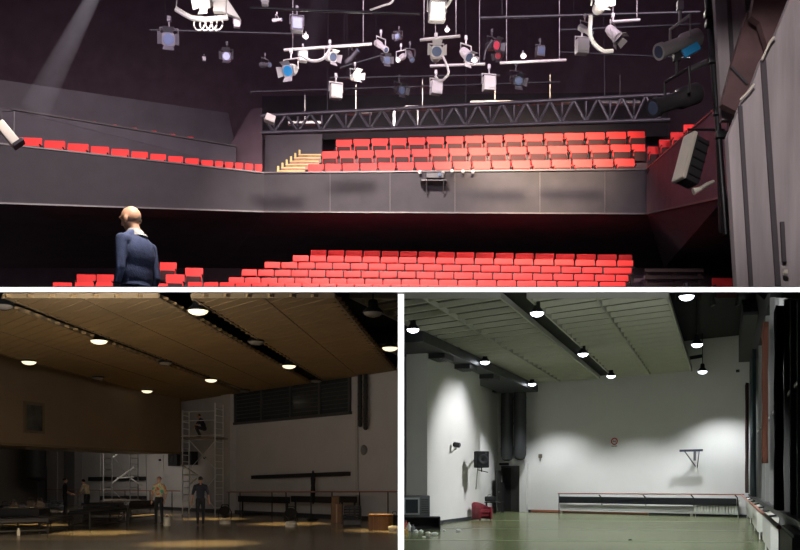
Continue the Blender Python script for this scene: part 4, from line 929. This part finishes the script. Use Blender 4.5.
# left wall: deep recess, projecting bright wall, near return
c0 = RB.pt(ul, 0); RR1 = Frame(c0, -vR, (1,0,0))
mb = MB(); mb.fbox(RR1, 0, 9.2, 0, 6.83, -.2, 0); struct(mb.build('wall_left', M['rh_wall']))
A = FL(427.2,525.7); B_ = FL(480,518.4); A = V((A.x,A.y,0)); B_ = V((B_.x,B_.y,0))
LW_ = Frame(A, B_-A, (1,0,0)); LWL = (B_-A).length
mb = MB(); mb.fbox(LW_, 0, LWL, 0, 6.2, -.8, 0); struct(mb.build('wall_left', M['rh_wall']))
A2 = A+V((-.3,2.2,0))
mb = MB(); mb.prism([(.06,33.2,0), (A.x-.02,33.2,0), (A.x-.02,33.2,6.8), (.06,33.2,6.8)], (0,.2,0)); struct(mb.build('wall_left', mat('rh_wall2', (.5,.5,.5), .85)))  # greyer copy of the hall wall, its weaker light put into the colour
mb = MB(); mb.fbox(LW_, 0, LWL, 0, .13, 0, .03); mb.fbox(RB, ul+1.2, ur, 0, .12, 0, .03); struct(mb.build('baseboard_left', mat('base_blue', (.02,.022,.035), .5)))
# slatted ceilings
for uL, uR, rb in ((-10.2,-6.15,[-8.3]), (-5.4,-1.6,[-3.55])):
    slat_ceiling(uL, uR, rb, k, (8.43,-7.07,0), RB, 6.72, 6.6, 0.9, 24.4, [M['rh_ceil'], M['rh_edge'], mat('rh_recess', (.13,.13,.1), .9)], marg=1.0, fw=.08, fh=.15)  # plate above the slats darkened, recess shade put into its colour
# cross bars in the gaps
for n_, (xa, xb, y) in enumerate(((590,607,363),(690,702,357))):
    d = F*(7.0-EYE)/(HY-y); mb = MB(); mb.bar(P(xa,y+1,d), P(xb,y-1,d), .1, .15); tag(mb.build('cross_bar', M['black_metal']), 'short dark bar across the ceiling gap, ' + ('middle gap','right-hand gap')[n_], 'bar')
# dark box duct along the left wall with vent boxes
mb = MB(); a = A-(B_-A).normalized()*0; 
t = thing('box_duct', 'long black box duct under the ceiling along the left wall', 'duct', LW_.pt(4, 6.05, .3))
mb = MB(); mb.fbox(LW_, -2.6, 15.2, 6.2, 6.55, -1.2, .75); mb.build('duct_box', M['duct'], t)
for x in (438, 463, 487):
    u_ = LW_.uz(x, 365, .2)[0]; mb = MB(); mb.fbox(LW_, u_-.5, u_+.55, 6.02, 6.2, 0, .62)
    for j in range(4): mb.fbox(LW_, u_-.4, u_+.45, 6.0, 6.02, .08+j*.13, .14+j*.13)
    mb.build('vent_box', M['duct'], t)
# round ducts dropping at the corner
t0 = None
for n_, (x, yb, off) in enumerate(((507,461,.75),(520,460,.75))):
    u_, zb = RB.uz(x, yb, off); r = .33; q = RB.pt(u_, zb, off)
    mb = MB(); mb.lathe([(r*.35,0),(r*.75,.07),(r*.98,.28),(r,.5),(r,6.6-zb)], q, (0,0,1), 24)
    for j in range(3): mb.lathe([(r*1.04,0),(r*1.04,.07)], q+V((0,0,.6+j*1.3)), (0,0,1), 24)
    tag(mb.build('air_duct', M['duct'], smooth=True), 'thick black round duct coming down in the bright hall corner, '+('left','right')[n_]+' one', 'duct', 'corner ducts of the bright hall')
mb = MB(); u_ = rbu(513.5,.6); mb.fbox(RB, u_-1.3, u_+1.2, 6.3, 6.8, .3, 1.1); tag(mb.build('duct_plenum', M['duct']), 'black box joining the two corner ducts at the ceiling', 'duct')
# lamps
RL_ = [(537,313,'nearest lamp of the middle gap'),(583,354,'second lamp of the middle gap'),(611,376,'far lamp of the middle gap, hanging bell-shaped'),
 (413,329.5,'lamp nearest the white divider, left gap'),(485,362,'second lamp of the left gap'),(532,384,'far lamp of the left gap in the corner'),
 (686.5,296.5,'nearest lamp of the right gap, cut by the upper divider'),(697,344.5,'second lamp of the right gap'),(702.5,371.5,'far lamp of the right gap, hanging bell-shaped')]
for i, (x, y, lab) in enumerate(RL_):
    hall_lamp(x, y, 6.35, 'lamp_cool', lab+' in the bright hall', 'ceiling lamps of the bright hall', .2, (.93,.98,1), 90 if x in (413,485) else 1150, 140 if x in (413,485) else 112, 1.0 if x in (413,485) else .6)
# door
z1 = RB.uz(505, 466)[1]
t = thing('double_door', 'dark double door in the corner with one leaf standing open', 'door', RB.pt(rbu(505), 0, .05))
mb = MB(); ua, ub = rbu(503.5,.05), rbu(519.5,.05); mb.fbox(RB, ua-.06, ub+.08, z1-.1, z1, 0, .16); mb.fbox(RB, ub, ub+.1, 0, z1, 0, .16); mb.fbox(RB, ua-.08, ua, 0, z1, 0, .16); mb.build('door_frame', M['door_dark'], t)
mb = MB(); mb.fbox(RB, ua, ub, 0, z1-.1, .005, .03); mb.build('dark_opening', M['black_void'], t)
mb = MB(); um = ua+(ub-ua)*.5; mb.fbox(RB, um, ub, .02, z1-.1, .05, .1); mb.fbox(RB, um+.1, ub-.1, .2, z1*.45, .1, .115); mb.fbox(RB, um+.1, ub-.1, z1*.52, z1-.25, .1, .115); mb.build('door_leaf', M['door_dark'], t)
h0 = RB.pt(ua,0,.2); LF = Frame(h0, (-.35,-1,0), (1,-.3,0)); zl = z1-.25
mb = MB(); mb.fbox(LF, 0, 1.25, .02, zl, -.03, .03); o = mb.build('door_leaf', M['door_dark'], t)
mb = MB(); mb.fbox(LF, .1, .3, zl*.72, zl*.88, .03, .04); mb.build('notice', mat('notice', (.5,.5,.45), .7), t)
mb = MB(); q = LF.pt(1.15,1.05,.05); mb.tube(q, q+LF.n*.07, .02); mb.tube(q+LF.n*.07, q+LF.n*.07-LF.u*.14, .015); mb.build('handle', M['steel'], t)
mb = MB(); mb.fbox(RB, ub+.12, rbu(528.5), 0, z1+.12, .0, .25); struct(mb.build('wall_jamb', M['rh_wall']))
mb = MB(); q = RB.pt(*RB.uz(504,464,.1), .1); mb.rbox(q, (.5,.2,.12), .02, Matrix.Rotation(RB.rot(),3,'Z')); tag(mb.build('exit_fitting', M['black_metal']), 'small black fitting on the wall above the dark door', 'wall fitting')
# speaker on its bracket, fixture, wall items
q = LW_.pt(*LW_.uz(471, 462, .05), .05)
D0 = 36.2; c = P(481.5, 459.5, D0)
t = thing('wall_speaker', 'black square loudspeaker on a bracket on the bright left wall', 'speaker', c)
R = Matrix.Rotation(math.radians(12), 3, 'Z')
mb = MB(); mb.rbox(c, (.52,.42,.66), .03, R); mb.build('cabinet', mat('spk', (.008,.008,.009), .7, spec=.15), t)
mb = MB(); f_ = R @ V((0,-1,0)); mb.lathe([(.2,0),(.21,.02),(.17,.03),(.06,-.005)], c+f_*.21, f_, 24); mb.build('cone', mat('cone_dark', (.015,.015,.016), .6, spec=.2), t)
mb = MB(); mb.lathe([(.05,0),(.05,.02)], c+f_*.212+V((.12,0,.24)), f_, 12); mb.build('tweeter', M['black'], t)
wq = LW_.pt(LW_.uz(476,480,.03)[0]-0.2, c.z-.1, .0); mb = MB(); mb.bar(c+V((-.2,.05,0)), V((wq.x,wq.y,c.z)), .06); mb.bar(V((c.x,c.y,c.z-.5)), c, .05); mb.bar(c+V((-.15,-.1,-.42)), c+V((.25,-.15,-.52)), .03); mb.build('bracket', M['black_metal'], t)
mb = MB(); mb.path([c+V((-.15,0,-.33)), c+V((-.2,0,-.8)), c+V((-.22,.05,-1.2))], .012); mb.build('cable', M['black_metal'], t)
q = LW_.pt(*LW_.uz(456,445,.2), .2)
t = thing('wall_spotlight', 'small black spotlight with white arm high on the left wall', 'spotlight', q)
mb = MB(); mb.lathe([(.07,0),(.1,.05),(.1,.26),(.08,.28)], q+V((-.1,0,.03)), (1,-.5,-.2), 14); mb.build('head', M['black_metal'], t, True)
mb = MB(); mb.path([LW_.pt(LW_.uz(455,448,0)[0], q.z-.15, 0), q+V((0,0,-.15)), q], .03); mb.build('arm', M['rad'], t)
for n_, (x, y) in enumerate(((540.5,456),)):
    u_, z_ = RB.uz(x,y); mb = MB(); q = RB.pt(u_,z_,.02); mb.rbox(q, (.2,.08,.2), .02, Matrix.Rotation(RB.rot(),3,'Z')); mb.lathe([(.06,0),(.04,.12)], q, RB.n, 12); mb.path([q, q+V((0,0,-.25))], .03); tag(mb.build('wall_fitting', mat('tan_fit', (.12,.1,.07), .5)), 'small brown fitting on the back wall right of the ducts', 'wall fitting')
u_, z_ = RB.uz(738,371); mb = MB(); mb.fbox(RB, u_-.07,u_+.07,z_-.06,z_+.06,0,.06); mb.fbox(RB, u_-.04,u_+.04,z_-.03,z_+.03,.06,.1); tag(mb.build('wall_sensor', M['black_metal']), 'tiny dark sensor high on the back wall at right', 'sensor')
# no smoking sign
u_, z_ = RB.uz(614.5,441.5); t = thing('no_smoking_sign', 'square no smoking sign with a red ring on the back wall', 'sign', RB.pt(u_,z_-.3,0))
mb = MB(); mb.fbox(RB, u_-.19,u_+.19,z_-.27,z_+.22,0,.012); mb.build('plate', mat('sign_white', (.7,.68,.66), .5), t)
def ring(mb, c, n, r0, r1, th, seg=28):
    n = n.normalized(); up = V((0,0,1)); x = n.cross(up).normalized()
    for k_ in range(seg):
        a0, a1 = 6.28318*k_/seg, 6.28318*(k_+1)/seg; f = lambda a_, r: c+x*math.cos(a_)*r+up*math.sin(a_)*r
        mb.prism([f(a0,r0), f(a0,r1), f(a1,r1), f(a1,r0)], n*th)
c = RB.pt(u_,z_+.01,.013); mb = MB(); ring(mb, c, RB.n, .125, .18, .004); mb.bar(c+RB.u*-.1+V((0,0,.1))+RB.n*.004, c+RB.u*.1+V((0,0,-.1))+RB.n*.004, .035, .004); mb.build('red_ring', mat('sign_red', (.55,.03,.04), .5), t)
mb = MB(); mb.fbox(RB, u_-.09,u_+.06,z_-.005,z_+.025,.013,.016); mb.fbox(RB, u_+.065,u_+.085,z_-.005,z_+.025,.013,.016); mb.path([c+RB.u*.07+V((0,0,.03)), c+RB.u*.05+V((0,0,.06)), c+RB.u*.08+V((0,0,.085))], .006, seg=5)
mb.build('cigarette', M['black'], t)
mb = MB()
for j in range(6): mb.fbox(RB, u_-.15+j*.052, u_-.15+j*.052+.034, z_-.25, z_-.2, .012, .016)
mb.build('caption_bar', M['black'], t)
# basketball style wall bracket
u_, z_ = RB.uz(692,450,.6); t = thing('wall_bracket', 'dark T-shaped steel bracket with slanting struts on the back wall', 'bracket', RB.pt(u_,z_,0))
zt_ = RB.uz(691,450.5,.7)[1]; a = RB.uz(680,450,.7)[0]; b = RB.uz(702.5,450,.7)[0]
mb = MB(); mb.fbox(RB, a, b, zt_-.05, zt_+.05, .64, .76); mb.build('crossbar', mat('navy_steel', (.03,.035,.06), .4), t)
um = (a+b)/2; mb = MB(); mb.bar(RB.pt(a+.2,zt_,.7), RB.pt(um-.05,zt_-.75,.0), .04); mb.bar(RB.pt(b-.15,zt_,.7), RB.pt(um+.0,zt_-.8,.0), .04); mb.bar(RB.pt(um,zt_,.7), RB.pt(um,zt_,0), .06); mb.bar(RB.pt(um+.02,zt_,.35), RB.pt(um+.0,zt_-.45,.3), .09); mb.build('strut', mat('grey_steel', (.1,.1,.11), .4), t)
mb = MB(); mb.fbox(RB, um-.06, um+.06, zt_-1.0, zt_+.1, 0, .05); mb.build('wall_plate', M['rh_wall'], t)
# barre, boards, pipe along the back wall
barre(RB, 558, 493.5, 744, 494.5, .5, (559,), 'long red pipe barre along the bright hall\'s back wall')
t = [o for o in COL.objects if o.name.startswith('ballet_barre')][-1]
for x in (599,643,691,735):
    u_, z_ = RB.uz(x,495,.5); mb = MB(); mb.bar(RB.pt(u_,z_,.5), RB.pt(u_+.05,z_-.12,.35), .04); mb.bar(RB.pt(u_+.05,z_-.12,.35), RB.pt(u_+.05,z_-.5,.3), .04); mb.build('bracket', M['black_metal'], t)
u0 = RB.uz(559,500,.34)[0]; u1_ = RB.uz(736,500,.34)[0]; z0 = RB.uz(640,504.2,.34)[1]; z1_ = RB.uz(640,497.3,.34)[1]
mb = MB(); mb.fbox(RB, u0, u1_, z0, z1_, .28, .34); 
for s in (.02,.3,.6,.97): uu = u0+(u1_-u0)*s; mb.fbox(RB, uu-.03, uu+.03, z0+.05, z1_-.05, 0, .28)
tag(mb.build('wall_board', mat('board_navy', (.012,.013,.02), .5)), 'long black board under the red barre on the back wall', 'board')
u0 = RB.uz(560,510,.2)[0]; u1_ = RB.uz(694,510,.2)[0]; za = RB.uz(640,512.5,.2)[1]; zb = RB.uz(640,505.5,.2)[1]
mb = MB(); mb.fbox(RB, u0, u1_, za, zb, .05, .2); mb.fbox(RB, u0, u1_, za+.1, za+.14, .2, .22); mb.fbox(RB, u0, u0+.1, .0, za, .05, .15); mb.fbox(RB, u1_-.2, u1_-.1, .0, za, .05, .15); tag(mb.build('heating_casing', M['rh_wall']), 'low white heating casing under the long black board', 'casing')
u0 = rbu(531,.1); u1_ = rbu(648,.1); mb = MB(); mb.fbox(RB, u0, u1_, .03, .13, .05, .12); tag(mb.build('floor_pipe', M['red_pipe']), 'rust-red pipe at the foot of the back wall', 'pipe')
def radiator(fr, u0, u1, z0, z1, o0, o1, n, label, group):
    t = thing('radiator', label, 'radiator', fr.pt((u0+u1)/2, z0, (o0+o1)/2), group)
    mb = MB(); w_ = (u1-u0)/n
    for i in range(n): mb.fbox(fr, u0+i*w_+w_*.12, u0+(i+1)*w_-w_*.12, z0+.04, z1-.04, o0, o1)
    mb.build('fins', M['rad'], t); mb = MB(); mb.fbox(fr, u0, u1, z1-.08, z1, o0-.01, o1-.02); mb.fbox(fr, u0, u1, z0, z0+.07, o0-.01, o1-.02); mb.build('header', M['rad'], t)
    mb = MB(); q = fr.pt(u0+.03, z0+.04, (o0+o1)/2); mb.tube(q, V((q.x,q.y,0)), .02, seg=8); q = fr.pt(u1-.03, z0+.04, (o0+o1)/2); mb.tube(q, V((q.x,q.y,0)), .02, seg=8); mb.build('feed_pipe', M['rad'], t); return t
ua = RB.uz(694,508,.3)[0]; ub = RB.uz(738,508,.3)[0]; zb = RB.uz(716,500,.3)[1]; za = RB.uz(716,514.5,.3)[1]
radiator(RB, ua, ub, za, zb, .12, .3, 14, 'white finned radiator on the back wall near the right corner', None)
# right wall with windows, radiators, pipe rail, curtains
cw = RB.pt(ur, 0); RW = Frame(cw, -vR, (-1,0,0)); RWL = 31
mb = MB(); mb.fbox(RW, 0, RWL, 0, .98, -.25, 0); struct(mb.build('wall_right', mat('rw_low', (.2,.2,.2), .8)))
mb = MB(); mb.fbox(RW, 0, RWL, 5.9, 8.1, -.25, 0) if False else mb.prism([RW.pt(0,5.9,0), RW.pt(0,8.1,0), RW.pt(9.5,8.1,0), RW.pt(16.8,6.45,0), RW.pt(21.5,5.9,0)], RW.n*-.25); struct(mb.build('wall_right', M['black']))
mb = MB(); mb.prism([RW.pt(.01,6.9,.45), RW.pt(.01,7.95,.45), RW.pt(9,7.95,.45), RW.pt(12,7.0,.45), RW.pt(12,6.9,.45)], RW.n*-.45); struct(mb.build('trim_8', M['black']))
mb = MB(); mb.fbox(RW, 0, RWL, .98, 1.05, -.25, .06); struct(mb.build('window_2_sill', mat('sill', (.06,.06,.06), .5)))
def wtop(u): return min(5.9, SL(cw.y-u*.94, 292.6)-.12)
mb = MB(); mb.prism([RW.pt(0,1.05,-.16), RW.pt(31.5,1.05,-.16), RW.pt(31.5,wtop(31.5),-.16), RW.pt(20,wtop(20),-.16), RW.pt(18.5,wtop(18.5),-.16), RW.pt(0,5.9,-.16)], RW.n*.03); struct(mb.build('window_2', mat('win_night', (.012,.014,.018), .25)))
mb = MB()
for i, u_ in enumerate([.15,3,6,9,12,14.8,17.5,20,22.3,24,25.5,27.2,28.7,30,31.2]):
    mb.fbox(RW, u_-.035, u_+.035, 1.05, wtop(u_), -.13, .0)
mb.prism([RW.pt(0,3.4,-.13), RW.pt(31.5,3.0,-.13), RW.pt(31.5,3.06,-.13), RW.pt(0,3.46,-.13)], RW.n*.08); struct(mb.build('window_2_frame', mat('alu', (.2,.2,.19), .5, .2)))
for n_, (u_, w_, m_, lab) in enumerate(((1.0,1.6,mat('curtain_dark', (.05,.024,.026), .9),'dark red curtain hanging in the far corner of the window wall'),(20.6,.9,mat('curtain_rust', (.1,.032,.016), .9),'rust-red curtain bunched in the middle of the window wall'),(11,2.2,mat('curtain_grey', (.02,.035,.04), .9),'dark grey curtain between the red ones'),(26.4,.7,mat('curtain_black', (.02,.02,.022), .9),'black curtain nearest the right edge'))):
    mb = MB(); vs = []; fs = []; n = 40; hs = 14; ztop = min(5.8, wtop(u_+w_/2)-.08) if n_ != 1 else wtop(u_)-.6
    for j in range(hs+1):
        zb_ = 1.1 if n_ != 1 else 2.0; z_ = zb_+(ztop-zb_)*j/hs; pin = (1-.55*math.sin(math.pi*j/hs) if n_ == 1 else 1-.25*math.sin(math.pi*j/hs))*(1-.75*(1-j/hs) if n_ == 1 else 1)
        for i in range(n+1):
            s = i/n-.5; vs.append(RW.pt(u_+s*w_*pin, z_, .12+.06*math.sin(i*1.25+.2*j)))
    for j in range(hs):
        for i in range(n): fs.append((j*(n+1)+i, j*(n+1)+i+1, (j+1)*(n+1)+i+1, (j+1)*(n+1)+i))
    mb.add(vs, fs); o = mb.build('curtain', m_, smooth=True); sd_ = o.modifiers.new('thick', 'SOLIDIFY'); sd_.thickness = .015; tag(o, lab, 'curtain')
for n_, (xa, xb) in enumerate(((745.5,748.5),(752.3,757),(762.5,770.5),(780,792))):
    off = .17; ua = RW.uz(xa,500,off)[0]; ub = RW.uz(xb,500,off)[0]; ua, ub = sorted((ua,ub))
    radiator(RW, ua, ub, .2, .9, .03, off, max(5, int((ub-ua)/.12)), 'white flat radiator beneath the windows, '+('farthest','second farthest','second nearest','nearest')[n_]+' of the row', 'radiators under the windows')
a = RW.pt(.3, 1.0, .33); b = RW.pt(30.5, 1.0, .33); t = thing('pipe_rail', 'rust-red pipe rail running toward the viewer above the radiators', 'rail', V((a.x,a.y,0)))
mb = MB(); mb.tube(a, b, .03); mb.build('rail', M['red_pipe'], t, True)
for u_ in (2,6,10,14,18,21,24): mb = MB(); mb.path([RW.pt(u_,.98,.33), RW.pt(u_+.05,.9,.25), RW.pt(u_+.05,.93,.05)], .02); mb.build('bracket', M['black_metal'], t)
# ---- furniture at the left
def armchair(q, rz, label):
    t = thing('tub_armchair', label, 'armchair', q); m = mat('red_leather', (.15,.008,.018), .5)
    R = Matrix.Rotation(rz, 3, 'Z'); W = lambda x,y,z: q+R @ V((x,y,z))
    mb = MB(); vs = []; fs = []; n = 24
    for i in range(n+1):
        a_ = math.radians(-18+216*i/n); c_, s_ = math.cos(a_), math.sin(a_); back = max(0, s_)
        ht = .58+.16*back; ro, ri = .36, .27
        st = .16 if s_ < -.0 else 0
        for r, z_ in ((ro,.06),(ro+.01,ht-.05),(ro-.02,ht),(ri+.02,ht),(ri,ht-.05),(ri,.06)): vs.append(W(c_*r, s_*r*.95, z_))
    for i in range(n):
        for j in range(6): fs.append((i*6+j, i*6+(j+1)%6, (i+1)*6+(j+1)%6, (i+1)*6+j))
    fs += [tuple(range(6)), tuple(n*6+j for j in range(6))[::-1]]
    mb.add(vs, fs)
    for s in (-1,1): mb.rbox(W(s*.315,-.2,.3), (.1,.28,.5), .03, R)
    mb.build('shell', m, t, True)
    mb = MB(); mb.rbox(W(0,-.06,.38), (.53,.52,.14), .04, R); mb.rbox(W(0,-.2,.25), (.5,.1,.16), .02, R); mb.build('seat_cushion', m, t, True)
    for sx, sy in ((-.3,-.28),(.3,-.28),(-.24,.24),(.24,.24)): mb = MB(); mb.tube(W(sx,sy,0), W(sx,sy,.08), .025); mb.build('leg', M['black_metal'], t)
q = FL(480.5, 520.5); armchair(V((q.x+.02,q.y+.3,0)), math.radians(38), 'dark red tub armchair against the bright left wall')
a = FL(489,513.5); t = thing('low_table', 'low black table with a dark bag beside the red armchair', 'table', a)
mb = MB(); mb.rbox(a+V((.3,.3,.55)), (.95,.6,.05), .01); mb.build('table_top', M['black'], t)
for sx, sy in ((-.1,.05),(.7,.05),(-.1,.55),(.7,.55)): mb = MB(); mb.bar(a+V((sx,sy,0)), a+V((sx,sy,.53)), .045); mb.build('leg', M['black_metal'], t)
q = P(483,499.5,a.y+.3); bq = a+V((.1,.3,.575)); mb = MB(); mb.rbox(V((bq.x,bq.y,.72)), (.55,.35,.26), .06); mb.path([V((bq.x-.15,bq.y,.83)), V((bq.x-.1,bq.y,.93)), V((bq.x+.1,bq.y,.93)), V((bq.x+.15,bq.y,.83))], .015); tag(mb.build('bag', dkcloth), 'dark bag lying on the low table behind the armchair', 'bag')
# monitor (old set) on a black shelf unit
dn = 30.8
a = P(405,519,dn); b = P(430,519,dn)
zt = P(0,495.5,dn).z; zs = P(0,519,dn).z
sh_z = .52
t = thing('shelf_unit', 'low black open shelf unit holding the old grey television', 'shelf', V((P(418,0,dn-.6).x, dn-.6, 0)))
xa = .1; xb = P(440,0,dn-.6).x; y0 = dn-.9; y1 = dn-.2; zt2 = P(0,517,y0).z; 
mb = MB(); mb.box(((xa+xb)/2,(y0+y1)/2,zt2-.03), (xb-xa,y1-y0,.05)); mb.box(((xa+xb)/2,(y0+y1)/2,.03), (xb-xa,y1-y0,.05)); mb.build('board', M['black'], t)
mb = MB()
for x in (xa+.02, xb-.02): mb.box((x,(y0+y1)/2,zt2/2), (.04,y1-y0,zt2))
mb.box(((xa+xb)/2, y1-.02, zt2/2), (xb-xa,.02,zt2)); mb.build('side_panel', M['black'], t)
mb = MB(); mb.rbox((xb-.55, y0+.2, zt2*.5), (.35,.2,.12), .02); mb.build('white_item', M['fix_light'], t) if False else None
tz = zt2+.0; tw = P(430,0,y0+.1).x-.1; th = P(0,495.5,y0+.1).z-tz
t = thing('television', 'old bulky grey television standing on the low black shelf', 'television', V((.1+tw/2, y0+.3, tz)))
cx_ = .1+tw/2
mb = MB(); mb.rbox((cx_, y0+.34, tz+th/2), (tw,.5,th), .04); mb.build('casing', mat('tv_grey', (.09,.095,.1), .45), t, True)
mb = MB(); mb.rbox((cx_-tw*.18, y0+.085, tz+th/2), (tw*.58,.03,th*.8), .02); mb.build('bezel', mat('tv_silver', (.3,.31,.31), .4), t)
mb = MB(); mb.rbox((cx_-tw*.18, y0+.065, tz+th/2), (tw*.47,.02,th*.64), .02); mb.build('screen', M['dark_glass'], t)
mb = MB()
for j in range(7): mb.box((cx_+tw*.31, y0+.083, tz+th*(.2+j*.1)), (tw*.26,.02,th*.035))
mb.build('speaker_grille', M['fix_dark'], t)
# bottles, bits and paper on the floor
for n_, (x, y, c_, h_, lab) in enumerate(((406,530,(.5,.08,.05),.32,'red bottle, leftmost'),(409,531,(.6,.6,.58),.28,'white bottle beside the red one'),(413,531.5,(.2,.22,.24),.22,'grey jar'),(406,534,(.55,.3,.08),.2,'orange cup'),(416,533,(.65,.65,.65),.12,'small white cup'),(421,532.5,(.6,.6,.6),.1,'pale lid rightmost'))):
    q = FL(x,y); mb = MB(); mb.lathe([(.06,0),(.075,.01),(.075,h_*.6),(.03,h_*.8),(.03,h_)], q, (0,0,1), 14); tag(mb.build('bottle' if h_ > .25 else 'cup', mat('litter%d' % n_, c_, .3), smooth=True), lab+' in the litter before the black shelf', 'bottle' if h_ > .25 else 'cup', 'litter before the black shelf')
q = FL(409,527); mb = MB(); mb.rbox(q+V((0,.1,.2)), (.45,.35,.4), .03); mb.rbox(q+V((.05,.1,.42)), (.4,.3,.06), .02); tag(mb.build('plastic_crate', mat('crate_clear', (.32,.33,.35), .3)), 'grey plastic box of odds and ends at the white divider', 'box')
for n_, (x, y, s) in enumerate(((434.5,535.5,1),(458.5,531.5,.8),(444,531,.5),(428,534,.7),(424,538,.5))):
    q = FL(x,y); mb = MB(); bm = bmesh.new(); bmesh.ops.create_icosphere(bm, subdivisions=2, radius=1)
    for v_ in bm.verts: v_.co = V((v_.co.x*.1*s*(1+.3*random.random()), v_.co.y*.08*s, v_.co.z*.045*s*(1+.4*random.random())))
    mb.frombm(bm, q+V((0,0,.05*s))); tag(mb.build('crumpled_paper', mat('paper%d' % n_, (.75,.75,.75), .8)), 'crumpled white paper on the green floor, '+('second from the right, larger','farthest right by the wall','between the two largest','left, close to the shelf','lowest and smallest')[n_], 'paper', 'crumpled papers on the green floor')
q = FL(630,540); mb = MB(); mb.lathe([(.05,0),(.055,.01),(.03,.02)], q, (0,0,1), 12); tag(mb.build('floor_socket', M['black']), 'small dark disc on the green floor', 'disc')

area('work_light', (5,17,4.6), (9,42,4), 150, (.95,.98,1), 4, 1)  # unseen fill added to lift the whole bright hall
area('bounce_light', (6,22,.9), (8,34,6.5), 25, (.95,1,.85), 4, 2)  # added lamp in place of light bouncing off the green floor

spot('work_light', (2.5,13.5,4.1), (7.6,19.5,.2), 2000, (.95,.98,1), 44, .8, .3)  # added spot without a fitting, brightens the radiators and window wall

spot('wall_wash', (6.6,33.4,6.1), (2.2,35.4,1.8), 1500, (.96,.98,1), 76, .7, .12)
